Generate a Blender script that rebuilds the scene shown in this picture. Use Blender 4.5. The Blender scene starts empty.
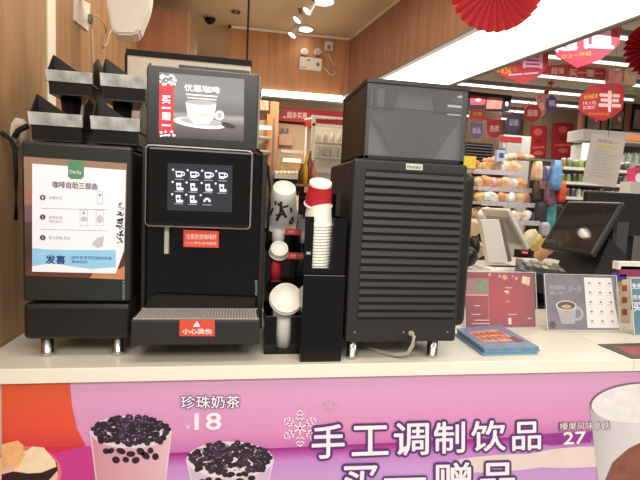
import bpy, bmesh, math, random
from mathutils import Vector, Matrix
random.seed(7)
COL = bpy.context.scene.collection
# ---------------------------------------------------------------- camera
F = 470.0
_d = Vector((-241., 5260., F)).normalized()
_x = Vector((2680., 95., 470.)); _x = (_x - _d * _x.dot(_d)).normalized()
_z = -_d
_y = _z.cross(_x)
CAM = Vector((0, -1.233, 1.455))
def wdir(c): c = Vector(c); return Vector((_x.dot(c), _y.dot(c), _z.dot(c)))
def sight(px, py): return wdir(((px - 320) / F, (py - 240) / F, 1.0))
def A(px, py, Y):                      # point of the plane y = Y on a sight line measured in the photo
    r = sight(px, py); return CAM + r * ((Y - CAM.y) / r.y)
def AZ(px, py, Z):
    r = sight(px, py); return CAM + r * ((Z - CAM.z) / r.z)
def AX(px, py, X):
    r = sight(px, py); return CAM + r * ((X - CAM.x) / r.x)
cam = bpy.data.cameras.new('camera'); co = bpy.data.objects.new('camera', cam); COL.objects.link(co)
cr, cu, cb = wdir((1, 0, 0)), wdir((0, -1, 0)), wdir((0, 0, -1))
co.matrix_world = Matrix(((cr.x, cu.x, cb.x, CAM.x), (cr.y, cu.y, cb.y, CAM.y), (cr.z, cu.z, cb.z, CAM.z), (0, 0, 0, 1)))
cam.sensor_width = 36; cam.lens = F / 640 * 36; cam.clip_start = .02
bpy.context.scene.camera = co
# ---------------------------------------------------------------- materials
def s2l(c):
    return tuple(((v / 255) / 12.92 if v / 255 <= .04045 else ((v / 255 + .055) / 1.055) ** 2.4) for v in c)
MATS = {}
def mat(name, rgb, rough=.5, metal=0, var=.06, scale=40, emit=0, kind=None, spec=.5, bump=0, alpha=None):
    if name in MATS: return MATS[name]
    m = bpy.data.materials.new(name); m.use_nodes = True; nt = m.node_tree; N = nt.nodes; L = nt.links
    b = N['Principled BSDF']; c = s2l(rgb)
    b.inputs['Roughness'].default_value = rough; b.inputs['Metallic'].default_value = metal
    b.inputs['Specular IOR Level'].default_value = spec
    tc = N.new('ShaderNodeTexCoord'); mp = N.new('ShaderNodeMapping'); L.new(tc.outputs['Object'], mp.inputs[0])
    nz = N.new('ShaderNodeTexNoise'); nz.inputs['Scale'].default_value = scale; nz.inputs['Detail'].default_value = 4
    L.new(mp.outputs[0], nz.inputs[0])
    cr_ = N.new('ShaderNodeValToRGB'); L.new(nz.outputs[0], cr_.inputs[0])
    k0, k1 = 1 - var, 1 + var
    cr_.color_ramp.elements[0].position = .3; cr_.color_ramp.elements[1].position = .7
    cr_.color_ramp.elements[0].color = (*[min(1, v * k0) for v in c], 1); cr_.color_ramp.elements[1].color = (*[min(1, v * k1) for v in c], 1)
    out = cr_.outputs[0]
    if kind == 'wood':                 # planks with upright grain
        mp.inputs['Scale'].default_value = (9, 9, .6)
        nz.inputs['Scale'].default_value = 2.2; nz.inputs['Detail'].default_value = 8; nz.inputs['Distortion'].default_value = .6
        cr_.color_ramp.elements[0].color = (*[v * .78 for v in c], 1); cr_.color_ramp.elements[1].color = (*[min(1, v * 1.2) for v in c], 1)
    if kind == 'mottle':
        vz = N.new('ShaderNodeTexVoronoi'); vz.inputs['Scale'].default_value = scale
    L.new(out, b.inputs['Base Color'])
    if emit:
        L.new(out, b.inputs['Emission Color']); b.inputs['Emission Strength'].default_value = emit
    if bump:
        bp = N.new('ShaderNodeBump'); bp.inputs['Strength'].default_value = bump; bp.inputs['Distance'].default_value = .004
        L.new(nz.outputs[0], bp.inputs['Height']); L.new(bp.outputs[0], b.inputs['Normal'])
    if alpha is not None:              # thin clear plastic or smoked sheet
        tr = N.new('ShaderNodeBsdfTransparent'); tr.inputs[0].default_value = (*[min(1, v) for v in c], 1)
        mx = N.new('ShaderNodeMixShader'); mx.inputs[0].default_value = alpha
        L.new(tr.outputs[0], mx.inputs[1]); L.new(b.outputs[0], mx.inputs[2]); L.new(mx.outputs[0], N['Material Output'].inputs[0])
    MATS[name] = m
    return m
def gradient(name, stops, axis='Z', lo=0, hi=1, rough=.5, emit=0, noise=.05):
    """printed colour gradient along a local axis"""
    m = bpy.data.materials.new(name); m.use_nodes = True; nt = m.node_tree; N = nt.nodes; L = nt.links; b = N['Principled BSDF']
    b.inputs['Roughness'].default_value = rough
    tc = N.new('ShaderNodeTexCoord'); sp = N.new('ShaderNodeSeparateXYZ'); L.new(tc.outputs['Generated'], sp.inputs[0])
    nz = N.new('ShaderNodeTexNoise'); nz.inputs['Scale'].default_value = 3; L.new(tc.outputs['Generated'], nz.inputs[0])
    ma = N.new('ShaderNodeMath'); ma.operation = 'MULTIPLY_ADD'; ma.inputs[1].default_value = noise; L.new(nz.outputs[0], ma.inputs[0]); L.new(sp.outputs[axis], ma.inputs[2])
    cr_ = N.new('ShaderNodeValToRGB'); L.new(ma.outputs[0], cr_.inputs[0]); e = cr_.color_ramp.elements
    while len(e) > 1: e.remove(e[-1])
    for i, (p, c) in enumerate(stops):
        el = e[0] if i == 0 else e.new(p)
        el.position = p; el.color = (*s2l(c), 1)
    L.new(cr_.outputs[0], b.inputs['Base Color'])
    if emit: L.new(cr_.outputs[0], b.inputs['Emission Color']); b.inputs['Emission Strength'].default_value = emit
    return m
K = dict(
 black=mat('black_plastic', (25, 24, 25), .38, bump=.02), matte=mat('charcoal_powder_coat', (36, 35, 37), .5, scale=300, bump=.05),
 gloss=mat('glossy_black_glass', (12, 12, 15), .08, spec=.35), frame=mat('slate_frame', (38, 42, 41), .3), void=mat('dark_recess', (8, 8, 9), .8),
 chrome=mat('chrome', (200, 198, 192), .22, 1), steel=mat('brushed_steel', (196, 190, 178), .4, .25, scale=120), silver=mat('silver_edge', (180, 180, 182), .3, .3),
 cream=mat('cream_laminate', (212, 207, 193), .35, var=.02), fascia=mat('cream_edge_strip', (243, 240, 226), .4, var=.015),
 woodL=mat('wall_oak', (164, 128, 92), .5, kind='wood'), woodB=mat('back_oak', (186, 130, 84), .5, kind='wood'), woodD=mat('cupboard_walnut', (146, 92, 64), .5, kind='wood'),
 woodS=mat('soffit_walnut', (160, 116, 90), .45, kind='wood'),
 white=mat('white_plastic', (225, 222, 214), .4, var=.02), paper=mat('white_paper', (238, 236, 230), .7, var=.02), cup=mat('white_cup_card', (240, 238, 228), .5, var=.02),
 red=mat('red_print', (180, 38, 46), .5), redD=mat('deep_red_card', (165, 22, 34), .6), redP=mat('red_paper', (204, 66, 74), .6),
 sticker=mat('orange_red_sticker', (222, 82, 62), .4), yellow=mat('yellow_print', (240, 190, 60), .5), pinkish=mat('pink_print', (226, 160, 200), .5),
 clear=mat('clear_plastic', (252, 252, 252), .06, alpha=.045, var=.005), flap=mat('clear_flap_plastic', (214, 216, 216), .15, alpha=.62, var=.45, scale=22),
 smoke=mat('smoked_plastic', (226, 226, 230), .08, alpha=.10), ceil=mat('ceiling_paint', (222, 196, 164), .8, scale=2),
 plaster=mat('beige_plaster', (176, 160, 138), .8, scale=3), floor=mat('floor_tile', (206, 196, 180), .4, scale=3),
 lamp=mat('lamp_white', (255, 252, 240), .5, var=0, emit=6), boxlight=mat('lit_acrylic', (255, 252, 238), .4, var=.004, scale=2, emit=2.1),
 tube=mat('tube_white', (255, 252, 245), .5, var=0, emit=2), grey=mat('grey_plastic', (120, 118, 114), .5), cable=mat('grey_cable', (176, 168, 154), .5),
)
# ---------------------------------------------------------------- mesh helpers
class MB:
    def __init__(s): s.bm = bmesh.new(); s.mi = 0; s.mats = []
    def m(s, mt):
        if mt not in s.mats: s.mats.append(mt)
        s.mi = s.mats.index(mt); return s
    def _new(s, vs):
        fs = {f for v in vs for f in v.link_faces}
        for f in fs: f.material_index = s.mi
    def box(s, a, b, bev=0, M=None, seg=2):
        a, b = Vector(a), Vector(b); c = (a + b) / 2; d = b - a
        r = bmesh.ops.create_cube(s.bm, size=1); vs = r['verts']
        for v in vs: v.co = Vector((v.co.x * abs(d.x), v.co.y * abs(d.y), v.co.z * abs(d.z))) + c
        if bev:
            es = list({e for v in vs for e in v.link_edges})
            r = bmesh.ops.bevel(s.bm, geom=es, offset=min(bev, .45 * min(abs(d.x), abs(d.y), abs(d.z))), segments=seg, profile=.5, affect='EDGES')
            vs = list({v for f in r['faces'] for v in f.verts})
        if M:
            for v in vs: v.co = M @ v.co
        s._new(vs); return s
    def face(s, pts):
        f = s.bm.faces.new([s.bm.verts.new(p) for p in pts]); f.material_index = s.mi; return s
    def prism(s, pts, off):
        off = Vector(off); a = [s.bm.verts.new(p) for p in pts]; b = [s.bm.verts.new(Vector(p) + off) for p in pts]
        n = len(pts); fs = [s.bm.faces.new(a), s.bm.faces.new(b[::-1])] + [s.bm.faces.new((a[i], b[i], b[(i + 1) % n], a[(i + 1) % n])) for i in range(n)]
        for f in fs: f.material_index = s.mi
        return s
    def lathe(s, prof, M=None, n=28, smooth=True):
        rings = []
        for r, z in prof:
            if r < 1e-6: rings.append([s.bm.verts.new((0, 0, z))])
            else: rings.append([s.bm.verts.new((r * math.cos(2 * math.pi * i / n), r * math.sin(2 * math.pi * i / n), z)) for i in range(n)])
        fs = []
        for p, q in zip(rings, rings[1:]):
            for i in range(n):
                j = (i + 1) % n
                if len(p) == 1 and len(q) == 1: continue
                if len(p) == 1: fs.append(s.bm.faces.new((p[0], q[j], q[i])))
                elif len(q) == 1: fs.append(s.bm.faces.new((p[i], p[j], q[0])))
                else: fs.append(s.bm.faces.new((p[i], p[j], q[j], q[i])))
        for f in fs: f.material_index = s.mi; f.smooth = smooth
        if M:
            for g in rings:
                for v in g: v.co = M @ v.co
        return s
    def cyl(s, a, b, r, r2=None, n=20):
        a, b = Vector(a), Vector(b); r2 = r if r2 is None else r2; L = (b - a).length
        M = Matrix.Translation(a) @ (b - a).to_track_quat('Z', 'Y').to_matrix().to_4x4()
        return s.lathe([(0, 0), (r, 0), (r, 0), (r2, L), (r2, L), (0, L)], M, n, smooth=n > 14)
    def tube(s, pts, r, n=8):
        pts = [Vector(p) for p in pts]; rings = []
        for i, p in enumerate(pts):
            t = (pts[min(i + 1, len(pts) - 1)] - pts[max(i - 1, 0)]).normalized()
            q = t.to_track_quat('Z', 'Y').to_matrix()
            rings.append([s.bm.verts.new(p + q @ Vector((r * math.cos(2 * math.pi * k / n), r * math.sin(2 * math.pi * k / n), 0))) for k in range(n)])
        for a, b in zip(rings, rings[1:]):
            for k in range(n):
                f = s.bm.faces.new((a[k], a[(k + 1) % n], b[(k + 1) % n], b[k])); f.smooth = True; f.material_index = s.mi
        for g in (rings[0][::-1], rings[-1]):
            f = s.bm.faces.new(g); f.material_index = s.mi
        return s
    def blob(s, c, r, seed=0, amp=.15, n=2):
        r_ = bmesh.ops.create_icosphere(s.bm, subdivisions=n, radius=1); rnd = random.Random(seed)
        for v in r_['verts']:
            k = 1 + rnd.uniform(-amp, amp); v.co = Vector((v.co.x * r[0] * k, v.co.y * r[1] * k, v.co.z * r[2] * k)) + Vector(c)
        for f in {f for v in r_['verts'] for f in v.link_faces}: f.material_index = s.mi; f.smooth = True
        return s
    def build(s, name, parent=None, recalc=True):
        if recalc: bmesh.ops.recalc_face_normals(s.bm, faces=s.bm.faces)
        if parent is not None: off = WP[parent.name]
        else:
            v = [q.co for q in s.bm.verts]
            off = Vector(((min(q.x for q in v) + max(q.x for q in v)) / 2, (min(q.y for q in v) + max(q.y for q in v)) / 2, min(q.z for q in v)))
        bmesh.ops.translate(s.bm, verts=s.bm.verts, vec=-off)
        me = bpy.data.meshes.new(name); s.bm.to_mesh(me); s.bm.free()
        for q in s.mats: me.materials.append(q)
        o = bpy.data.objects.new(name, me); COL.objects.link(o)
        if parent is not None: o.parent = parent; WP[o.name] = off
        else: o.location = off; WP[o.name] = off
        return o
WP = {}
def tag(o, label=None, cat=None, group=None, kind=None):
    if label: o['label'] = label
    if cat: o['category'] = cat
    if group: o['group'] = group
    if kind: o['kind'] = kind
    return o
def thing(name, loc, label, cat, group=None):
    o = bpy.data.objects.new(name, None); COL.objects.link(o); o.location = loc; WP[o.name] = Vector(loc); o.empty_display_size = .05
    return tag(o, label, cat, group)
def struct(name, mb, parent=None):
    o = mb.build(name, parent); 
    if parent is None: o['kind'] = 'structure'
    return o
def one(name, mb, label, cat, group=None): return tag(mb.build(name), label, cat, group)
def copy_tree(src, loc, label=None):
    """copy a thing with its parts and their sub-parts"""
    c = src.copy(); COL.objects.link(c); c.location = loc
    if label: c['label'] = label
    def rec(a, b):
        for ch in list(a.children):
            d = ch.copy(); COL.objects.link(d); d.parent = b; rec(ch, d)
    rec(src, c); return c
# flat print on a surface: pixels measured in the photo are mapped to the plane once, at its real depth
class Plane:
    def __init__(s, p, n): s.p = Vector(p); s.n = Vector(n).normalized(); s.n = -s.n if s.n.dot(CAM - s.p) < 0 else s.n
    def at(s, px, py, off=0):
        r = sight(px, py); t = (s.p - CAM).dot(s.n) / r.dot(s.n); return CAM + r * t + s.n * off
def PY(Y): return Plane((0, Y, 1), (0, -1, 0))
def flat(mb, pl, pts, mt, off=.001, thick=None):
    mb.m(mt); q = [pl.at(x, y, off) for x, y in pts]
    if thick: mb.prism(q, -pl.n * thick)
    else: mb.face(q)
    return mb
def ell(cx, cy, rx, ry, n=20, a0=0, a1=360, rot=0):
    o = []
    for i in range(n):
        t = math.radians(a0 + (a1 - a0) * i / (n if a1 - a0 == 360 else n - 1)); x, y = rx * math.cos(t), ry * math.sin(t); c, s_ = math.cos(rot), math.sin(rot)
        o.append((cx + x * c - y * s_, cy + x * s_ + y * c))
    return o
def text(mb, s, pl, tl, tr, bl, mt, off=.0015, bold=0.0, w=None):
    """lettering laid on a plane, fitted to the parallelogram tl, tr, bl"""
    cu_ = bpy.data.curves.new('t', 'FONT'); cu_.body = s; cu_.resolution_u = 3
    ob = bpy.data.objects.new('t', cu_); COL.objects.link(ob)
    dg = bpy.context.evaluated_depsgraph_get(); me = bpy.data.meshes.new_from_object(ob.evaluated_get(dg))
    xs = [v.co.x for v in me.vertices]; ys = [v.co.y for v in me.vertices]
    if xs:
        x0, x1, y0, y1 = min(xs), max(xs), min(ys), max(ys)
        a, b, c = pl.at(*tl, off), pl.at(*tr, off), pl.at(*bl, off)
        mb.m(mt); hh = (c - a).length; nd = 0 if not bold else (12 if bold > .05 else 6); eu, ev = (b - a).normalized(), (c - a).normalized()
        if s == '一': hh = (b - a).length; bold *= .6
        for k in range(nd + 1):        # heavier strokes: the glyph again, a stroke's breadth to each side
            sh_ = Vector((0, 0, 0)) if k == nd else (eu * math.cos(6.2832 * k / nd) + ev * math.sin(6.2832 * k / nd)) * hh * bold
            sh_ = sh_ + pl.n * k * 1.2e-5
            vs = [mb.bm.verts.new(a + (b - a) * ((v.co.x - x0) / (x1 - x0 or 1)) + (c - a) * ((y1 - v.co.y) / (y1 - y0 or 1)) + sh_) for v in me.vertices]
            for p in me.polygons:
                try: f = mb.bm.faces.new([vs[i] for i in p.vertices]); f.material_index = mb.mi
                except ValueError: pass
    bpy.data.objects.remove(ob); bpy.data.curves.remove(cu_); bpy.data.meshes.remove(me)
    return mb
def pbox(mb, x0, y0, x1, y1, Y, depth, mt, bev=0):
    """box whose front face, at depth Y, spans the measured extents"""
    ym, xm = (y0 + y1) / 2, (x0 + x1) / 2
    mb.m(mt).box((A(x0, ym, Y).x, Y, A(xm, y1, Y).z), (A(x1, ym, Y).x, Y + depth, A(xm, y0, Y).z), bev); return mb
# ================================================================ SETTING
m_ = MB().m(K['floor']).box((-3, -3, -.05), (12, 9, 0)); struct('floor', m_)
LW, LW2 = -.645, -.715
m_ = MB().m(K['woodL']).box((LW - .12, -.6, 0), (LW, .46, 2.885)); m_.m(K['woodL']).box((LW2 - .12, .46, 0), (LW2, 5.6, 2.885)); struct('wall_left', m_)
m_ = MB().m(K['fascia']).box((LW2, .70, 0), (LW2 + .006, .775, 2.885)); struct('trim_1', m_)
# soffit round the kiosk: wood above, lit sign box below
BX = 3.0                                     # back soffit
bdir = Vector((-math.sin(math.radians(9.0)), math.cos(math.radians(9.0)), 0)); bn = Vector((-bdir.y, bdir.x, 0))
c0 = Vector((.93, 3.0, 0))
def bk(t, z, off=0): q = c0 - bdir * t + bn * off; return Vector((q.x, q.y, z))
m_ = MB().m(K['woodB'])
xl = A(228, 60, BX).x
m_.box((xl, BX, 2.375), (.93, BX + .15, 2.89)); struct('wall_back', m_)
m_ = MB().m(K['woodS']).prism([bk(0, 2.375), bk(4.6, 2.375), bk(4.6, 2.9), bk(0, 2.9)], -bn * .12); struct('wall_right', m_)
m_ = MB().m(K['ceil']).prism([(LW2 - .12, -1.2, 2.885), (1.6, -1.2, 2.885), (.93 + .12, 3.15, 2.885), (.93, 5.6, 2.885), (LW2 - .12, 5.6, 2.885)], (0, 0, .05)); struct('ceiling', m_)
m_ = MB().m(K['fascia'])
def rail(mb, z, t0, t1, w=.012): return mb.prism([bk(t0, z), bk(t1, z), bk(t1, z + w), bk(t0, z + w)], bn * .012)
rail(m_, 2.862, 0, 4.2, .02); m_.box((xl, BX - .012, 2.862), (.93, BX, 2.882)); m_.box((xl, BX - .012, 2.862), (xl + .02, BX + .15, 2.882)); struct('trim_2', m_)
lb = thing('light_box', bk(2.3, 2.14), 'long white backlit box sign running along the wooden soffit above the counter', 'light box')
m_ = MB().m(K['boxlight']).prism([bk(-.0, 2.136), bk(4.6, 2.136), bk(4.6, 2.36), bk(0, 2.36)], bn * .02); m_.build('diffuser', lb)
m_ = MB().m(K['grey']).prism([bk(0, 2.36), bk(4.6, 2.36), bk(4.6, 2.375), bk(0, 2.375)], bn * .056)
m_.prism([bk(0, 2.128), bk(4.6, 2.128), bk(4.6, 2.136), bk(0, 2.136)], bn * .022).prism([bk(0, 2.136), bk(4.6, 2.136), bk(4.6, 2.375), bk(0, 2.375)], -bn * .006).build('casing', lb)
lb2 = thing('light_box', (.4, BX, 2.31), 'thin white lit strip box along the foot of the back wooden soffit', 'light box')
m_ = MB().m(K['boxlight']).box((A(262, 90, BX).x, BX - .03, 2.315), (.94, BX + .1, 2.372)); m_.build('diffuser', lb2)
m_ = MB().m(K['grey']).box((A(262, 90, BX).x, BX - .035, 2.30), (.94, BX + .1, 2.315)); m_.build('casing', lb2)
# cupboard end beyond the left wall, recess
cb = thing('wall_cupboard', (-.45, 2.25, 0), 'tall reddish brown wooden cupboard end against the left wall', 'cupboard')
m_ = MB().m(K['woodD']).box((LW2, 2.25, 0), (A(187, 30, 2.25).x, 2.8, A(160, 11, 2.25).z)); m_.build('body', cb)
m_ = MB().m(K['woodL']).box((A(187, 30, 2.25).x, 2.27, 0), (A(187, 30, 2.25).x + .02, 2.8, A(160, 8, 2.25).z)); m_.build('side_panel', cb)
m_ = MB().m(mat('recess_brown', (104, 68, 48), .6, kind='wood')).box((LW2, 4.3, 0), (.2, 4.4, A(212, 30, 4.3).z)); m_.m(K['fascia']).box((LW2, 4.28, A(212, 49.5, 4.3).z), (.2, 4.3, A(212, 47.5, 4.3).z)); struct('wall_recess', m_)
# ---- shop beyond
m_ = MB().m(mat('shop_ceiling_paint', (186, 172, 152), .8, scale=2)).prism([(1.0, 9, 3.15), (12, 9, 3.15), (12, -3, 3.15), (1.75, -3, 3.15), (1.5, 0, 3.15), (1.05, 3.1, 3.15)], (0, 0, .05)); struct('ceiling_shop', m_)
m_ = MB().m(K['plaster']).box((1.2, 7.4, 0), (12, 7.5, 3.15)); struct('wall_shop', m_)
m_ = MB().m(K['plaster']).box((A(541, 120, 6.2).x, 6.2, 0), (A(583, 120, 6.2).x, 6.7, 3.15)); struct('wall_pillar', m_)
# tubes
rows = [(460, 84.5, 505, 91), (468, 78.5, 548, 87), (476, 71, 600, 84), (530, 66, 600, 74), (500, 72, 512, 74), (598, 49, 640, 56), (604, 54, 640, 60), (596, 61, 640, 66), (618, 31, 640, 34), (545, 95, 600, 100)]
tb0 = None
zc = 3.13
for i, (Y, x0, x1) in enumerate([(7.0, 3.4, 4.9), (6.3, 2.9, 5.4), (5.6, 2.6, 5.6), (4.9, 2.5, 5.6), (4.2, 3.3, 5.6), (3.5, 2.6, 6.), (2.8, 2.6, 6.), (2.1, 2.4, 6.)]):
    t = thing('ceiling_tube_light', ((x0 + x1) / 2, Y, zc - .05), 'long white fluorescent tube light on the shop ceiling', 'light', 'ceiling tube lights')
    t['label'] = ['farthest and shortest', 'second farthest', 'third farthest', 'fourth farthest', 'middle', 'third nearest', 'second nearest', 'nearest'][i] + ' white tube light in the rows on the shop ceiling'
    MB().m(K['tube']).cyl((x0, Y, zc - .05), (x1, Y, zc - .05), .016, n=10).build('tube', t)
    MB().m(K['grey']).box((x0 - .03, Y - .015, zc - .03), (x1 + .03, Y + .015, zc + .02)).build('housing', t)
# ---- room behind the kiosk opening
m_ = MB().m(mat('tan_wall', (196, 164, 130), .7, scale=3)).box((-.2, 5.5, 0), (1.5, 5.6, 2.885)); struct('wall_kitchen', m_)
# ================================================================ COUNTER
SX = 1.225
def counter(x0, x1, y1, label):
    t = thing('service_counter', ((x0 + x1) / 2, .3, 0), label, 'counter')
    MB().m(K['cream']).box((x0, .004, .965), (x1, y1, 1.0), .002).build('worktop', t)
    MB().m(K['fascia']).box((x0, 0, .963), (x1, .006, 1.0), .001).build('edge_strip', t)
    MB().m(K['white']).box((x0, .03, .0), (x1, y1 - .02, .965)).build('cabinet', t)
    return t
counter(-.642, SX - .001, .66, 'long cream-topped service counter carrying the coffee machines')
counter(SX + .001, 2.6, .66, 'cream-topped counter unit at the right, past the joint in the top')
# ---- printed banner on the counter front
BY = .012
P = PY(BY)
bn_ = thing('counter_banner', (.3, BY, .45), 'pink and purple printed milk tea banner covering the front of the counter', 'banner')
up = gradient('banner_pink', [(0, (200, 112, 182)), (.28, (222, 148, 200)), (.6, (220, 158, 206)), (1, (222, 170, 212))], 'Z', rough=.45)
lo = gradient('banner_purple', [(0, (190, 120, 190)), (.25, (196, 130, 205)), (.6, (188, 120, 200)), (.86, (200, 120, 200)), (1, (176, 36, 150))], 'X', rough=.45)
x0, x1 = A(2, 430, BY).x, 1.75
zm = A(300, 447, BY).z
MB().m(up).box((x0, BY, zm), (x1, BY + .004, .9635)).build('upper_panel', bn_)
lowp = gradient('banner_lower', [(0, (205, 150, 215)), (.6, (204, 158, 222)), (.82, (200, 140, 212)), (.92, (186, 84, 178)), (1, (160, 24, 128))], 'Z', rough=.45, noise=.02)
MB().m(lowp).box((x0, BY, .55), (x1, BY + .004, zm)).build('lower_panel', bn_)
mag = mat('magenta_print', (206, 60, 150), .45, var=.12, scale=6)
org = gradient('orange_print', [(0, (214, 60, 70)), (.35, (232, 84, 62)), (1, (226, 96, 60))], 'Z', rough=.45)
m_ = MB(); flat(m_, P, [(2, 448), (90, 446), (104, 481), (2, 481)], mag, .0008); flat(m_, P, [(2, 440), (84, 446), (60, 452), (2, 462)], mat('crimson_print', (214, 44, 84), .45), .0010); m_.build('magenta_patch', bn_)
m_ = MB(); flat(m_, P, [(2, 383.5), (70, 383), (72, 405), (77, 428), (86, 446), (40, 447), (2, 445)], org, .0013); m_.build('orange_patch', bn_)
# bowl of jelly and fruit
m_ = MB(); flat(m_, P, ell(26, 472, 36, 26, 36), mat('pink_rim_print', (226, 120, 130), .45), .0016); flat(m_, P, ell(25, 474, 33, 24, 36), mat('peach_rim_print', (240, 196, 180), .45), .0018)
m_.build('printed_bowl', bn_)
m_ = MB(); jl = mat('jelly_print', (44, 22, 28), .5, var=.5, scale=90)
flat(m_, P, [(2, 474), (14, 471), (28, 473), (44, 469), (57, 462), (58, 470), (48, 481), (2, 481)], jl, .0021)
flat(m_, P, [(2, 444), (18, 440), (24, 445), (22, 462), (2, 468)], mat('melon_print', (244, 190, 130), .5, var=.12), .0023)
flat(m_, P, [(15, 470), (20, 456), (33, 446), (44, 447), (55, 460), (57, 466), (42, 472), (28, 473)], mat('cream_print', (250, 228, 196), .5, var=.08), .0025)
flat(m_, P, [(13, 464), (22, 452), (26, 454), (18, 468)], mat('melon_print', (244, 190, 130)), .0027); m_.build('printed_fruit', bn_)
# cups of pearl milk tea
pearl = mat('pearl_print', (38, 22, 44), .4, var=.4, scale=120); pearl2 = mat('pearl_sheen_print', (120, 104, 136), .4); pearl3 = mat('pearl_mid_print', (58, 40, 66), .4, var=.3); pearl4 = mat('pearl_plum_print', (30, 16, 34), .4)
def tea_cup(cx, top, rx, ry, slant, body, name):
    m_ = MB(); flat(m_, P, [(cx - rx, top), (cx + rx, top), (cx + rx - slant, 481), (cx - rx + slant, 481)], mat('rim_print', (236, 214, 232), .5), .0016)
    flat(m_, P, ell(cx, top, rx, ry, 40), mat('rim_print', (236, 214, 232)), .0017)
    flat(m_, P, [(cx - rx + 1.2, top), (cx + rx - 1.2, top), (cx + rx - slant - 1.2, 481), (cx - rx + slant + 1.2, 481)], body, .0018)
    flat(m_, P, ell(cx, top, rx - 1.3, ry - 1, 40), mat('milk_print', (232, 222, 234), .5), .0020)
    o = m_.build(name, bn_)
    m_ = MB(); R = random.Random(int(cx))
    k = 0
    for j in range(190):
        a = R.uniform(0, 6.283); r = math.sqrt(R.random()); x, y = cx + r * (rx - 3.5) * math.cos(a), top - 1.5 + r * (ry - 2.5) * math.sin(a) - 2.0 * (1 - r)
        flat(m_, P, ell(x, y, R.uniform(2.8, 4.2), R.uniform(2, 3), 9, rot=R.uniform(-.5, .5)), (pearl, pearl3, pearl4)[j % 3], .0022 + j * 4e-6)
    for j in range(80):
        a = R.uniform(0, 6.283); r = math.sqrt(R.random()); x, y = cx + r * (rx - 7) * math.cos(a), top - 3.5 + r * (ry - 4) * math.sin(a)
        flat(m_, P, ell(x, y, 1.2, .7, 6, rot=R.uniform(-.5, .5)), pearl2, .0030)
    for j in range(13):                # pearls against the glass
        u = -1 + 2 * (j + .5) / 13; x = cx + u * (rx - 9); y = top + ry * math.sqrt(max(0, 1 - u * u)) + (2, 9, 4, 12)[j % 4] + R.uniform(-1.5, 1.5)
        flat(m_, P, ell(x, y, R.uniform(3.2, 5) * math.sqrt(1.1 - u * u * .7), R.uniform(2.6, 3.6), 14, rot=R.uniform(-.8, .8)), pearl, .0026)
    m_.build('pearls', o)
    return o
tea_cup(131, 432, 41, 17, 6, gradient('tea_pink', [(0, (208, 148, 168)), (.5, (220, 168, 184)), (1, (230, 190, 204))], 'X', rough=.45), 'printed_cup')
tea_cup(230, 460, 44, 19, 5, gradient('tea_lilac', [(0, (206, 186, 214)), (.5, (224, 204, 224)), (1, (214, 180, 216))], 'X', rough=.45), 'printed_cup')
# white mug at the right, swoosh under it
m_ = MB(); sw = mat('cream_swoosh_print', (232, 216, 214), .5, var=.05, scale=12)
flat(m_, P, ell(500, 463, 62, 8.5, 28, rot=-.06), sw, .0014); flat(m_, P, ell(580, 457, 62, 10.5, 28, rot=-.05), sw, .0015)
m_.build('printed_swoosh', bn_)
mw = gradient('mug_print', [(0, (176, 172, 178)), (.3, (214, 212, 218)), (1, (240, 240, 244))], 'X', rough=.45)
m_ = MB(); flat(m_, P, [(589, 404), (680, 395), (676, 481), (598, 481), (594, 450)], mw, .0016)
flat(m_, P, ell(638, 402, 48.5, 20, 40, rot=-.06), mat('mug_rim_print', (120, 100, 110), .5), .0018); flat(m_, P, ell(639, 403, 48, 19.5, 40, rot=-.06), mat('mug_inside_print', (236, 236, 240), .5), .0020)
flat(m_, P, [(604, 481), (612, 462), (628, 448), (645, 440), (645, 481)], mat('hand_print', (140, 84, 70), .5, var=.2, scale=20), .0022)
m_.build('printed_mug', bn_)
# lettering
W_ = mat('white_print', (248, 244, 250), .45, var=.01); PU = mat('purple_outline_print', (92, 44, 128), .45)
m_ = MB()
hd = [('手', (312, 425), (344, 424), (312, 458)), ('工', (352, 426), (388, 425), (352, 455)), ('调', (394, 423), (428, 422), (394, 455)), ('制', (434, 422), (464, 421), (434, 453)), ('饮', (471, 421), (505, 420), (471, 451)), ('品', (512, 422), (540, 421), (512, 450))]
h2 = [('买', (342, 466), (377, 465), (342, 499)), ('一', (384, 478), (425, 477), (384, 483)), ('赠', (434, 463), (470, 462), (434, 496)), ('品', (480, 463), (514, 462), (480, 494))]
for s_, a, b, c in hd + h2: text(m_, s_, P, a, b, c, PU, .0026, .095)
for s_, a, b, c in hd + h2: text(m_, s_, P, a, b, c, W_, .0036, .018)
m_.build('headline_lettering', bn_)
m_ = MB(); text(m_, '珍珠奶茶', P, (181, 395.5), (240, 395), (181, 408.3), PU, .0024, .07); text(m_, '珍珠奶茶', P, (181, 395.5), (240, 395), (181, 408.3), W_, .0030, .015)
text(m_, '18', P, (195, 413), (221, 412.5), (195, 429.5), W_, .0028, .03); text(m_, '¥', P, (186, 424), (190, 424), (186, 429), W_, .0028); m_.build('price_lettering', bn_)
m_ = MB(); text(m_, '榛果风味拿铁', P, (558, 421.5), (610, 420.5), (558, 430.5), mat('umber_print', (90, 60, 70), .5), .0024, .03); text(m_, '榛果风味拿铁', P, (559, 422), (609, 421), (559, 430), W_, .0030)
m_.build('price_lettering', bn_)
m_ = MB(); flat(m_, P, [(540, 434), (592, 431), (590, 442), (552, 445), (538, 443)], mat('violet_patch_print', (150, 50, 150), .5, var=.15), .0020); text(m_, '27', P, (563, 432), (585, 431), (563, 444), W_, .003, .03); m_.build('price_lettering', bn_)
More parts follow.
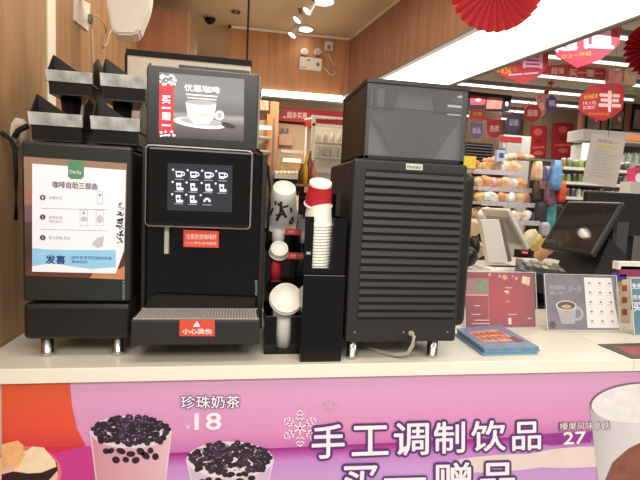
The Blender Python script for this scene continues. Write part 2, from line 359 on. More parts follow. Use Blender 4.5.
def flake(cx, cy, r, w):
    m_ = MB()
    def bar(xa, ya, xb, yb, w):
        d = Vector((xb - xa, yb - ya)).normalized(); n = Vector((-d.y, d.x)) * w / 2
        flat(m_, P, [(xa + n.x, ya + n.y), (xb + n.x, yb + n.y), (xb - n.x, yb - n.y), (xa - n.x, ya - n.y)], W2, .0018)
    for k in range(6):
        a = math.radians(60 * k + 30); c, s_ = math.cos(a), math.sin(a); bar(cx, cy, cx + r * c, cy + r * s_, w)
        for q in (.4, .62, .82):
            for sg in (-1, 1):
                a2 = a + sg * math.radians(50); l = r * (.3 if q < .8 else .18); bar(cx + r * q * c, cy + r * q * s_, cx + r * q * c + l * math.cos(a2), cy + r * q * s_ + l * math.sin(a2), w * .8)
    return m_
W2 = mat('snow_print', (246, 226, 242), .5)
flake(300, 428, 18.5, 1.6).build('snowflake', bn_); W2 = mat('faint_snow_print', (238, 196, 228), .5); flake(330, 406, 8.5, .9).build('snowflake', bn_)
# ================================================================ MILK UNIT (left)
FY = .08
mu = thing('milk_cooler', (-.412, .25, 1.0), 'black milk cooler with a bright instruction poster, at the left end of the counter', 'milk cooler')
MB().m(K['black']).box((-.535, FY + .03, 1.055), (-.29, .45, 1.56), .006).build('body', mu)
dr = MB().m(K['frame']).box((-.546, FY, 1.153), (-.281, FY + .03, 1.566), .008, seg=3).build('door', mu)
MB().m(K['black']).box((-.546, FY, 1.05), (-.281, FY + .38, 1.147), .012, seg=3).build('lower_drawer', mu)
for fx in (-.496, -.316):
    for fy in (.105, .4):
        MB().m(K['chrome']).lathe([(0, 0), (.014, 0), (.0165, .003), (.0165, .012), (.0155, .013), (.0155, .056), (0, .056)], Matrix.Translation((fx, fy, 1.0)), 20).build('foot', mu)
Pm = PY(FY)
scr = MB(); flat(scr, Pm, [(23.8, 156.5), (127, 163.5), (124.7, 279.5), (25.8, 275.5)], gradient('door_picture', [(0, (110, 66, 50)), (.25, (70, 50, 50)), (.5, (84, 68, 70)), (.62, (150, 108, 92)), (1, (150, 124, 104))], 'Z', rough=.2, emit=.1), .0008)
flat(scr, Pm, [(95, 270), (110, 274), (124.8, 266), (124.7, 279.5), (90, 278)], mat('amber_print', (196, 134, 96), .3, emit=.05), .0010)
flat(scr, Pm, [(25, 205), (40, 205), (40, 222), (25, 222)], mat('dusk_print', (116, 92, 96), .3), .0010)
scr.build('poster_picture', dr)
sh = MB(); flat(sh, Pm, [(32.4, 163.6), (126, 170.2), (124.3, 250), (116, 273.5), (32.4, 271.5)], mat('poster_white', (222, 226, 236), .35, var=.01, emit=.22), .0014)
flat(sh, Pm, [(32.4, 248), (50, 249.5), (80, 250), (116, 250), (116, 273.5), (32.4, 271.5)], mat('poster_blue', (140, 192, 224), .35, emit=.2), .0018)
flat(sh, Pm, [(32.4, 266), (52, 263), (70, 266), (92, 269), (116, 267), (116, 273.5), (32.4, 271.5)], mat('poster_white', (232, 234, 240)), .0020)
flat(sh, Pm, [(68.2, 160.4), (84.4, 161.3), (84.2, 176.5), (81.5, 179.2), (71, 178.8), (68.4, 176.4)], mat('poster_green', (84, 136, 104), .4, emit=.1), .0022)
text(sh, 'Derby', Pm, (70, 170), (82, 170.6), (70, 174.5), W_, .0026)
br = mat('poster_brown', (104, 78, 88), .5)
text(sh, '咖啡自助三部曲', Pm, (53, 181), (97.5, 183.4), (53, 187.6), br, .0020, .02)
gy = mat('poster_grey', (150, 148, 158), .5); ink = mat('poster_ink', (70, 66, 80), .5)
for k, (y, s1, s2) in enumerate([(197.5, '点餐杯子', None), (217, '选择饮品', '扫码支付'), (237.5, '放上杯碟, 取走', None)]):
    flat(sh, Pm, ell(43, y, 2.9, 2.7, 16), ink, .0020); text(sh, str(k + 1), Pm, (42.3, y - 1.4), (43.7, y - 1.4), (42.3, y + 1.4), W_, .0024)
    text(sh, s1, Pm, (49, y - 1.5), (62.5 + (8 if k == 2 else 0), y - .8), (49, y + 1.6), gy, .0020)
    if s2: text(sh, s2, Pm, (49, y + 3), (62.5, y + 3.6), (49, y + 5.6), gy, .0020)
for y in (208, 229): flat(sh, Pm, [(41, y), (108, y + 1.6), (108, y + 2), (41, y + .4)], gy, .0020)
def rect(mb, pl, x0, y0, x1, y1, mt, off, w=.5):
    for q in ([(x0, y0), (x1, y0), (x1, y0 + w), (x0, y0 + w)], [(x0, y1 - w), (x1, y1 - w), (x1, y1), (x0, y1)], [(x0, y0), (x0 + w, y0), (x0 + w, y1), (x0, y1)], [(x1 - w, y0), (x1, y0), (x1, y1), (x1 - w, y1)]): flat(mb, pl, q, mt, off)
pg = mat('poster_pale', (196, 194, 202), .5)
for q in ((97, 191.5, 103, 204), (80, 210, 88, 226), (96, 210, 104, 226)): rect(sh, Pm, *q, pg, .0020)
flat(sh, Pm, ell(84, 213, 1.5, 1.2, 10), gy, .0021); flat(sh, Pm, ell(100, 195, 1.5, 1.2, 10), gy, .0021); flat(sh, Pm, ell(84.2, 219, 3.3, 2.6, 10), pg, .0021); flat(sh, Pm, ell(100, 219, 3.3, 4, 10), pg, .0021)
flat(sh, Pm, [(92, 244), (97, 238), (104, 236), (103, 246), (98, 248)], pg, .0020)
R = random.Random(3); sp_ = mat('coffee_splash_print', (58, 36, 34), .5)
for j in range(60):
    y = R.uniform(202, 243); x = R.gauss(120.5, 1.6) - .3; x = min(x, 123.4)
    flat(sh, Pm, ell(x, y, R.uniform(.5, 1.7) if y > 212 else .6, R.uniform(.4, 1.4), 7, rot=R.uniform(0, 3)), sp_, .0020 + j * 5e-6)
text(sh, '发喜', Pm, (46, 255.2), (65.5, 255.6), (46, 263.5), mat('poster_navy', (28, 58, 128), .5), .0024, .03)
text(sh, '自助享受您的咖啡手做', Pm, (72, 255.6), (112, 256.6), (72, 258.8), mat('poster_navy', (28, 58, 128)), .0024)
text(sh, '真材实料', Pm, (72, 260), (88, 260.4), (72, 263), mat('poster_navy', (28, 58, 128)), .0024)
sh.build('instruction_sheet', dr)
m_ = MB(); text(m_, 'FRANKE', Pm, (122.6, 299), (122.4, 280.5), (125, 299), K['silver'], .0012); m_.build('maker_mark', dr)
# ================================================================ COFFEE MACHINE
cm = thing('coffee_machine', (-.1, .35, 1.0), 'black automatic coffee machine with touch screen and drip tray, in the middle of the counter', 'coffee machine')
MB().m(K['gloss']).box((-.262, .165, 1.06), (.076, .60, 1.575), .005).m(K['black']).box((.062, .145, 1.06), (.078, .6, 1.575), .003).box((-.268, .145, 1.06), (-.256, .6, 1.575), .003).build('body', cm)
MB().m(K['void']).prism([(-.255, .166, 1.118), (.055, .166, 1.118), (.055, .166, 1.150), (-.225, .166, 1.158), (-.245, .166, 1.15)], (0, -.03, 0)).build('cup_stand_back', cm)
tb = MB().m(K['gloss']).box((-.252, .105, 1.357), (.034, .135, 1.578), .012, seg=4).build('touch_panel', cm)
MB().m(K['silver']).box((-.2535, .1065, 1.3555), (.0355, .135, 1.5795), .012, seg=4).m(K['black']).box((-.24, .131, 1.37), (.03, .17, 1.57)).build('silver_rim', tb)
Pt = PY(.105)
def tq(px, py): return (px, py)
s_ = MB(); flat(s_, Pt, [(167.8, 163), (232.6, 165.7), (231.8, 212.3), (167.2, 210)], mat('screen_dark', (44, 46, 54), .2, emit=.35, var=.03), .0006)
iw = mat('icon_white', (214, 220, 236), .4, emit=.5, var=.01); dk = mat('screen_dark', (44, 46, 54))
s_ = s_.build('screen', tb)
def icon(cx, cy, k):
    m_ = MB()
    if k == 'cup':
        flat(m_, Pt, [(cx - 4, cy - 3.5), (cx + 3, cy - 3.3), (cx + 2.2, cy + 2.8), (cx - 3.3, cy + 2.6)], iw, .001); flat(m_, Pt, ell(cx + 3.4, cy - .6, 2.1, 2.2, 12), iw, .001); flat(m_, Pt, ell(cx + 3.6, cy - .6, 1, 1.1, 10), dk, .0014)
        flat(m_, Pt, [(cx - 2.8, cy - 2), (cx + 1.8, cy - 1.9), (cx + 1.5, cy + .3), (cx - 2.5, cy + .2)], dk, .0014)
    elif k == 'tall':
        flat(m_, Pt, [(cx - 2.8, cy - 4), (cx + 2.2, cy - 3.9), (cx + 1.6, cy + 3.6), (cx - 2.2, cy + 3.5)], iw, .001); flat(m_, Pt, [(cx - 1.6, cy - 1.5), (cx + 1, cy - 1.5), (cx + .8, cy + .6), (cx - 1.4, cy + .6)], dk, .0014)
        flat(m_, Pt, ell(cx + 2.8, cy + 2.2, 2, 1.5, 10), iw, .001)
    else: flat(m_, Pt, [(cx - 4, cy + 2)] + ell(cx, cy + 2, 3.8, 4.2, 12, 180, 360) + [(cx + 4, cy + 2)], iw, .001); flat(m_, Pt, ell(cx, cy + 1.2, 1.6, 1.3, 10), dk, .0014)
    flat(m_, Pt, [(cx - 4.5, cy + 4.4), (cx + 4.5, cy + 4.6), (cx + 4.5, cy + 5.3), (cx - 4.5, cy + 5.1)], mat('icon_caption', (150, 152, 166), .4, emit=.5), .001)
    flat(m_, Pt, ell(cx - 6.3, cy - 4.8, 1.1, 1.1, 8), iw, .001); m_.build('icon', s_)
for x in (179.5, 194, 208.5, 222.5): icon(x, 174.5 + (x - 179) * .035, 'cup')
for x in (179, 193, 208, 222): icon(x, 186.8 + (x - 179) * .035, 'tall')
for x, k in ((178.5, 'tall'), (192.5, 'tall'), (207, 'dome')): icon(x, 199 + (x - 179) * .035, k)
m_ = MB().m(K['steel']).box((A(164, 240, .14).x, .14, A(166, 254, .14).z), (A(168.7, 240, .14).x, .165, A(166, 226, .14).z), .002); m_.build('spout_guide', cm)
Ps = PY(.128)
m_ = MB(); flat(m_, Ps, [(183.5, 229.5), (219, 231), (218.7, 247.8), (183.5, 246.8)], K['sticker'], 0, .002)
pk = mat('sticker_cream_print', (255, 226, 206), .5)
text(m_, '注意防烫咖啡杯', Ps, (186, 233.5), (216.5, 234.5), (186, 239), pk, .0006, .01); text(m_, '小心烫伤请勿触摸', Ps, (186, 241.3), (216.5, 242), (186, 244.3), pk, .0006); m_.build('notice_sticker', cm)
m_ = MB(); text(m_, 'FRANKE', PY(.145), (255.2, 295), (255, 280), (257.4, 295), K['silver'], .001); m_.build('maker_mark', cm)
dt = MB().m(K['matte']).box((-.266, .018, 1.052), (.066, .165, 1.120), .004).build('drip_tray', cm)
g = MB().m(K['steel'])
for i in range(40):
    x = -.258 + i * .00795; g.box((x, .03, 1.1195), (x + .0058, .135, 1.1225))
g.box((-.262, .024, 1.119), (.062, .03, 1.1228)).box((-.262, .135, 1.119), (.062, .14, 1.1228)).m(K['void']).box((-.262, .03, 1.1185), (.062, .135, 1.1198)); g.build('drip_grate', dt)
Pd = PY(.018)
m_ = MB(); flat(m_, Pd, [(179.5, 319.8), (214.8, 319.8), (214.8, 336.3), (179.5, 336)], K['sticker'], .0006, .0006)
flat(m_, Pd, [(196.8, 320.8), (200.6, 326.8), (193, 326.8)], W_, .0012); flat(m_, Pd, [(196.5, 322.3), (197.1, 322.3), (197, 325), (196.6, 325)], K['sticker'], .0016)
text(m_, '小心烫伤', Pd, (182.5, 328.6), (211.8, 328.8), (182.5, 333.8), W_, .0012, .03); m_.build('warning_sticker', dt)
for fx in (-.222, .026):
    for fy in (.17, .5): MB().m(K['steel']).cyl((fx, fy, 1.0), (fx, fy, 1.012), .017, .014).m(K['black']).cyl((fx, fy, 1.012), (fx, fy, 1.06), .02, .02).build('foot', cm)
# ---- menu monitor on top
mn = thing('menu_monitor', (-.106, .19, 1.58), 'small dark framed monitor showing a coffee cup, on top of the coffee machine', 'monitor')
mf = MB().m(K['frame']).box((-.2575, .15, 1.582), (.045, .19, 1.796), .003).m(K['grey']).box((.0455, .156, 1.59), (.051, .2, 1.793)).build('casing', mn)
MB().m(K['black']).box((-.18, .19, 1.60), (.02, .24, 1.815), .004).build('back_bracket', mn)
Pn = PY(.15)
s_ = MB(); flat(s_, Pn, [(159.5, 72.4), (244.3, 79.2), (243.6, 141.4), (158.7, 137)], gradient('menu_picture', [(0, (66, 62, 64)), (.28, (104, 98, 100)), (.4, (150, 146, 146)), (.45, (96, 96, 98)), (.7, (116, 118, 120)), (1, (104, 106, 108))], 'Z', rough=.25, emit=.5), .0006)
s_ = s_.build('screen', mn)
m_ = MB(); flat(m_, Pn, [(159.5, 84), (173.8, 84), (173.4, 134.5), (158.9, 134)], mat('ribbon_red', (196, 44, 54), .4, emit=.4), .001)
wp = mat('ribbon_blossom', (250, 226, 228), .4, emit=.5); R = random.Random(5)
for j in range(26): flat(m_, Pn, ell(R.uniform(160.5, 176), R.uniform(74.5, 85), R.uniform(.8, 1.9), R.uniform(.8, 1.6), 8), wp, .0012 + j * 1e-5)
for j in range(12): flat(m_, Pn, ell(R.uniform(160, 174), R.uniform(131, 136.5), R.uniform(.8, 1.8), R.uniform(.6, 1.3), 8), wp, .0012 + j * 1e-5)
for c, y0, y1 in (('买', 95.5, 103.5), ('一', 107, 108.5), ('赠', 112, 120), ('一', 124.5, 126)): text(m_, c, Pn, (162, y0), (170.5, y0 + .4), (162, y1), wp, .0016, .03)
m_.build('ribbon_graphic', s_)
wh = mat('cup_graphic_white', (226, 222, 224), .4, emit=.5, var=.03); gr_ = mat('cup_graphic_grey', (168, 166, 168), .4, emit=.3)
m_ = MB(); flat(m_, Pn, ell(199.5, 123, 26.5, 5.2, 30, rot=.12), wh, .001); flat(m_, Pn, ell(201, 121.8, 21, 3.4, 30, rot=.12), gr_, .0012)
flat(m_, Pn, ell(219.5, 115.5, 4.6, 5, 18), wh, .0014); flat(m_, Pn, ell(219.5, 115.5, 2.5, 3, 16), gr_, .0016)
flat(m_, Pn, [(185.5, 102), (216.5, 103.5), (214, 118), (208.5, 124.5), (194, 124), (188, 117)], wh, .0018); flat(m_, Pn, ell(201, 102.6, 15.5, 2.6, 24, rot=.05), gr_, .002)
text(m_, 'COFFEE', Pn, (193.5, 112), (208, 113), (193.5, 117), gr_, .0022, .01)
flat(m_, Pn, ell(228, 125.5, 8, 2.6, 12, rot=.25), mat('bean_graphic', (50, 44, 46), .4, emit=.2), .001); m_.build('cup_graphic', s_)
m_ = MB(); text(m_, '优惠咖啡', Pn, (184, 84), (219.5, 87), (185, 91), wh, .001, .03)
flat(m_, Pn, [(186, 93.5), (218, 96), (217, 97.5), (186, 95)], wh, .001); flat(m_, Pn, [(187, 97), (217, 99.3), (216, 100.5), (187.5, 98.2)], wh, .001); m_.build('caption_graphic', s_)
# cable behind the touch panel
m_ = MB().m(K['void']).tube([A(x, y, .24) for x, y in [(250, 149), (258, 150), (264, 156), (268, 168), (269.5, 185), (269.5, 205), (268, 222), (267, 240)]], .0045)
one('power_cable', m_, 'black cable looping down the right side of the coffee machine', 'cable')
# ================================================================ TALL MACHINE (right)
GX0, GX1, GY = .306, .640, .03
gm = thing('coffee_machine', (.473, .25, 1.0), 'tall dark machine with louvred back panel and smoked bean hopper, right of the cup dispenser', 'coffee machine')
m_ = MB().m(K['matte']).box((GX0, GY + .02, 1.052), (GX1, .37, 1.566), .01, seg=3).build('body', gm)
MB().m(K['black']).box((GX1 - .03, .10, 1.075), (A(473.5, 230, .10).x, .365, 1.552), .024, seg=4).build('side_housing', gm)
bp = MB().m(K['matte']).box((GX0, GY, 1.052), (GX1, GY + .02, 1.568), .007, seg=3)
x0, x1 = .340, .628; zt, zb = 1.537, 1.122; n = 19
bp.m(K['void']).box((x0, GY - .0004, zb - .004), (x1, GY + .001, zt + .004))
bp.m(K['matte'])
st = (zt - zb) / n
for i in range(n):
    z = zt - i * st
    bp.prism([(x0 - .001, GY - .0005, z - st + .0045), (x0 - .001, GY - .0055, z - st + .005), (x0 - .001, GY - .0025, z - .0045), (x0 - .001, GY - .0005, z - .004)], (x1 - x0 + .002, 0, 0))
bp = bp.build('louvred_panel', gm)
for x in (.333, .477, .612): MB().m(K['chrome']).cyl((x, GY - .003, 1.082), (x, GY + .004, 1.082), .003, n=10).build('screw', bp)
Pg = PY(GY)
m_ = MB(); flat(m_, Pg, [(406, 163.5), (422.6, 164.4), (422.4, 170.4), (406, 169.5)], mat('badge_silver', (214, 214, 208), .4), .001, .0015); text(m_, 'FRANKE', Pg, (407.3, 165.4), (421, 166.2), (407.3, 168.4), mat('badge_ink', (50, 48, 46), .5), .0014, .02); m_.build('badge', gm)
for fx in (.333, .578):
    for fy in (.05, .34): MB().m(K['chrome']).lathe([(0, 0), (.014, 0), (.0165, .003), (.0165, .010), (.0155, .011), (.0155, .053), (0, .053)], Matrix.Translation((fx, fy, 1.0)), 20).build('foot', gm)
m_ = MB().m(K['steel']).cyl((.500, GY - .008, 1.078), (.500, GY + .004, 1.078), .008, n=14).m(K['cable'])
m_.tube([(.500, GY - .006, 1.078), (.503, GY - .016, 1.072), (.502, GY - .018, 1.05), (.492, GY - .010, 1.022), (.470, GY + .01, 1.010), (.440, GY + .04, 1.006), (.41, GY + .08, 1.006), (.385, GY + .13, 1.008), (.37, GY + .2, 1.008), (.36, GY + .28, 1.02)], .006, 10); m_.build('drain_hose', gm)
# hopper
hx0, hx1, hy0, hy1, hz0, hz1 = .333, .627, GY + .004, .33, 1.568, 1.782
hp = MB().m(K['black']).box((hx0, hy0, hz0), (hx1, hy1, hz0 + .012), .002)
for x in (hx0, hx1 - .012):
    for y in (hy0, hy1 - .012): hp.box((x, y, hz0), (x + .012, y + .012, hz1))
hp.box((hx0 - .003, hy0 - .003, hz1 - .010), (hx1 + .003, hy1 + .003, hz1 + .003), .002); hp.box((hx0, hy0, hz1 - .075), (hx1, hy0 + .002, hz1 - .071)); hp.box((hx0, hy0 + .01, hz0), (hx0 + .004, hy1, hz1)); hp = hp.build('hopper', gm)
MB().m(K['smoke']).box((hx0 + .002, hy0 - .001, hz0 + .01), (hx1 - .002, hy0 + .002, hz1 - .008)).box((hx1 - .005, hy0 + .01, hz0 + .01), (hx1 - .002, hy1 - .01, hz1 - .008)).box((hx0 + .005, hy1 - .006, hz0 + .01), (hx1 - .005, hy1 - .002, hz1 - .008)).build('smoked_pane', hp)
fz = hz1 - .076
MB().m(mat('funnel_dark', (40, 39, 42), .35)).prism([(hx0 + .01, hy0 + .012, fz), (hx1 - .01, hy0 + .012, fz), (hx1 - .085, hy0 + .012, hz0 + .015), (hx0 + .085, hy0 + .012, hz0 + .015)], (0, .2, 0)).m(mat('funnel_backlit_grey', (150, 148, 148), .5)).box((hx0 + .006, hy0 + .03, hz0 + .012), (hx1 - .01, hy0 + .035, fz)).build('bean_funnel', hp)  # pale sheet behind the funnel paints in light passing from behind
MB().m(mat('bright_shape_grey', (112, 112, 114), .3)).prism([(.428, hy0 + .05, fz + .002), (.552, hy0 + .05, fz + .002), (.538, hy0 + .05, hz1 - .014), (.44, hy0 + .05, hz1 - .014)], (0, .04, 0)).m(K['void']).box((.37, hy0 + .06, fz + .002), (.395, hy0 + .12, hz1 - .014)).m(mat('bright_shape_grey', (92, 92, 94))).box((.346, hy0 + .03, fz), (.358, hy0 + .035, hz1 - .014)).box((.372, hy0 + .03, fz), (.392, hy0 + .035, hz1 - .014)).m(K['black']).box((hx0 + .01, hy0 + .11, fz), (hx1 - .01, hy0 + .115, hz1 - .014)).build('bright_band_shapes', hp)  # lighter grey trapezoid and strips imitate reflection-like brightness in the top band
# ================================================================ CUP DISPENSERS
def cup_mesh(r0, r1, h, band=None, bandz=(.2, .8), wall=.0012):
    """paper cup standing bottom up: r1 rim radius at z = 0, r0 bottom radius at z = h"""
    m_ = MB(); m_.m(K['cup']); R_ = lambda z: r1 + (r0 - r1) * z / h
    z0, z1 = (h * bandz[0], h * bandz[1])
    m_.lathe([(R_(0) - wall, .001), (R_(0) + .0015, 0), (R_(0) + .0026, .0022), (R_(0) + .0012, .0045), (R_(.005), .005), (R_(z0), z0)])
    m_.m(band or K['cup']).lathe([(R_(z0), z0), (R_(z1), z1)])
    m_.m(K['cup']).lathe([(R_(z1), z1), (R_(h - .001), h - .001), (r0 - .001, h), (r0 - .0025, h - .0002), (r0 - .003, h - .005), (0, h - .005)])
    return m_
def place_cup(mb, name, base, tilt, label, cat='cup', group=None, yaw=0):
    bmesh.ops.recalc_face_normals(mb.bm, faces=mb.bm.faces)
    me = bpy.data.meshes.new(name); mb.bm.to_mesh(me); mb.bm.free()
    for q in mb.mats: me.materials.append(q)
    o = bpy.data.objects.new(name, me); COL.objects.link(o); o.location = base; o.rotation_euler = (tilt, 0, yaw); WP[o.name] = Vector(base)
    return tag(o, label, cat, group)
# tall dispenser between the stand and the louvred machine
cd = thing('cup_dispenser', (.237, .12, 1.0), 'tall black acrylic cup dispenser holding white cups, left of the louvred machine', 'cup dispenser')
MB().m(K['gloss']).box((.179, .02, 1.0), (.296, .20, 1.245), .002).build('lower_box', cd)
sx0, sx1 = A(313.2, 240, .035).x, A(332.5, 240, .035).x
zt_ = A(320, 217, .035).z
m_ = MB().m(K['gloss']).box((.179, .032, 1.245), (sx0, .038, zt_), .001).box((sx1, .032, 1.245), (.296, .038, zt_ - .002), .001).box((sx0, .032, 1.245), (sx1, .038, A(320, 268, .035).z), .001)
m_.box((.179, .038, 1.245), (.183, .20, zt_)).box((.292, .038, 1.245), (.296, .20, zt_)).box((.179, .196, 1.245), (.296, .2, 1.47)); m_.build('slotted_front', cd)
m_ = MB().m(K['silver']).box((sx0 - .018, .0305, 1.300), (sx0 - .006, .033, 1.307)); m_.build('clip', cd)
cx = (A(318, 216, .08).x)
src = place_cup(cup_mesh(.031, .0405, .085), 'paper_cup', (cx, .085, 1.262), .12, 'white paper cup nested in the tall stack of the black dispenser', group='white cups in the tall dispenser')
N_ = 15; dv = Vector((0, -.0006, .0084)); 
for i in range(1, N_):
    copy_tree(src, Vector((cx, .085, 1.262)) + dv * i)
top = Vector((cx, .085, 1.262)) + dv * (N_ - 1)
redband = mat('cup_red_band', (196, 38, 48), .5, var=.2, scale=60)
c_ = place_cup(cup_mesh(.031, .0385, .070, redband, (.1, .88)), 'paper_cup', top + Vector((-.002, .0, .056)), .42, 'red printed paper cup topping the tall stack in the black dispenser')
# stepped holder
PAT = mat('cup_ink_pattern', (56, 54, 54), .5)
ch = thing('cup_holder', (.14, .15, 1.0), 'low black stepped cup holder between the coffee machine and tall dispenser', 'cup holder')
fx0, fx1 = .085, .197
def slot_front(Y, z1, xa, xb, sxa, sxb, zs, back, name, z0=1.0):
    m_ = MB().m(K['gloss']).box((xa, Y, z0), (sxa, Y + .004, z1), .001).box((sxb, Y, z0), (xb, Y + .004, z1), .001).box((sxa, Y, z0), (sxb, Y + .004, zs), .001)
    m_.box((xa, Y + .004, z0), (xa + .004, Y + back, z1)).box((xb - .004, Y + .004, z0), (xb, Y + back, z1)).box((xa, Y + back, z0), (xb, Y + back + .004, z1 + .02)).box((xa, Y + .004, z0), (xb, Y + back, z0 + .004)); return m_.build(name, ch)
slot_front(.088, A(270, 316, .09).z, .083, .197, A(276.5, 330, .09).x, A(290.5, 330, .09).x, A(282, 349, .09).z, .095, 'front_tier')
slot_front(.19, A(270, 252, .19).z, .086, .178, A(271, 262, .19).x, A(281.5, 262, .19).x, A(275, 281, .19).z, .1, 'middle_tier')
slot_front(.30, A(270, 233, .30).z, .09, .20, A(272, 240, .30).x, A(285.5, 240, .3).x, 1.2, .1, 'rear_tier')
def red_tab(x, y, Y):
    m_ = MB().m(mat('tab_red', (206, 70, 66), .5)).box((A(x - 6, y, Y).x, Y - .003, A(x, y + 3.4, Y).z), (A(x + 6, y, Y).x, Y, A(x, y - 3, Y).z)); text(m_, '大杯', PY(Y - .003), (x - 3, y - 1.4), (x + 3, y - 1.2), (x - 3, y + 1.6), pk, .0006); m_.build('size_tab', ch)
red_tab(293, 255.5, .19); red_tab(291, 231.5, .30)
# front white stack, leaning out towards the customer
al = math.radians(56)
b0 = A(286.5, 297.5, .085)       # centre of the upturned cup bottom
ax = Vector((0, -math.sin(al), math.cos(al)))
place_cup(cup_mesh(.0455, .046, .016), 'paper_cup', b0 - ax * .016, al, 'large white paper cup upturned on the front tier of the low holder')
m_ = MB().m(K['cup']).lathe([(0, 0), (.030, 0), (.034, .13), (0, .13)], Matrix.Translation((A(283.5, 345, .12).x, .135, 1.012)), 24); one('paper_cup', m_, 'white cup sleeve standing in the front slot of the low holder', 'cup')
b1 = A(279.5, 248, .175); al1 = math.radians(52); ax1 = Vector((0, -math.sin(al1), math.cos(al1)))
place_cup(cup_mesh(.0265, .028, .026), 'paper_cup', b1 - ax1 * .026, al1, 'small white paper cup upturned above the red cup in the low holder')
m_ = MB().m(redband).lathe([(0, 0), (.021, 0), (.0225, .088), (0, .088)], Matrix.Translation((A(276, 270, .21).x, .222, A(276, 281, .21).z)), 24); one('paper_cup', m_, 'red paper cup in the middle slot of the low holder', 'cup')
b2 = A(284.5, 187.5, .27); al2 = math.radians(41); ax2 = Vector((0, -math.sin(al2), math.cos(al2)))
pc = cup_mesh(.036, .061, .15, None)
o = place_cup(pc, 'paper_cup', b2 - ax2 * .15, al2, 'white paper cup with black brush lettering, upturned on top of the low holder')
Mi = Matrix.Translation(b2 - ax2 * .15) @ Matrix.Rotation(al2, 4, 'X')
m_ = MB().m(PAT); R = random.Random(9)
def brush(pts, w):
    for (a0_, z0_), (a1_, z1_) in zip(pts, pts[1:]):
        for k in range(6):
            t0, t1 = k / 6, (k + 1) / 6; q = []
            for (t, s) in ((t0, -1), (t1, -1), (t1, 1), (t0, 1)):
                a = math.radians(a0_ + (a1_ - a0_) * t); z = z0_ + (z1_ - z0_) * t
                d = Vector((a1_ - a0_, (z1_ - z0_) * 1300)).normalized(); a += -d.y * s * w / .04 ; z += d.x * s * w
                r = .061 + (.036 - .061) * z / .15 + .0008; q.append(Mi @ Vector((r * math.cos(a), r * math.sin(a), z)))
            m_.face(q)
brush([(-120, .115), (-95, .105), (-70, .110)], .004); brush([(-105, .125), (-100, .085), (-112, .05)], .004); brush([(-98, .10), (-78, .065)], .0035); brush([(-118, .07), (-85, .08)], .003)
brush([(-135, .09), (-140, .06)], .003); brush([(-62, .05), (-50, .06), (-48, .04), (-60, .035), (-62, .05)], .003); brush([(-60, .1), (-55, .08)], .003); brush([(-130, .12), (-128, .105)], .003)
WP['brush'] = Vector()
bmesh.ops.transform(m_.bm, matrix=Mi.inverted(), verts=m_.bm.verts)
me = bpy.data.meshes.new('brush_lettering'); m_.bm.to_mesh(me); me.materials.append(PAT); q = bpy.data.objects.new('brush_lettering', me); COL.objects.link(q); q.parent = o
m_ = MB().m(K['cup']).lathe([(0, 0), (.021, 0), (.0215, .07), (0, .07)], Matrix.Translation((A(278.5, 238, .32).x, .335, A(278, 249, .32).z)), 24); one('paper_cup', m_, 'pale cup stack seen under the brush lettered cup', 'cup')
m_ = MB().m(mat('peach_cup', (226, 180, 150), .5)).lathe([(0, 0), (.03, 0), (.024, .10), (0, .1)], Matrix.Translation((A(299, 205, .42).x, .42, 1.36)), 20); m_.m(K['cup']).blob(A(301, 208, .40), (.018, .018, .022), 3, .2)
one('paper_cup', m_, 'peach and white paper cup half hidden behind the dispensers', 'cup')
m_ = MB().m(mat('holder_back', (20, 19, 20), .5)).box((.16, .34, 1.0), (.21, .36, 1.4)); one('cup_dispenser', m_, 'narrow black upright board behind the low cup holder', 'board')
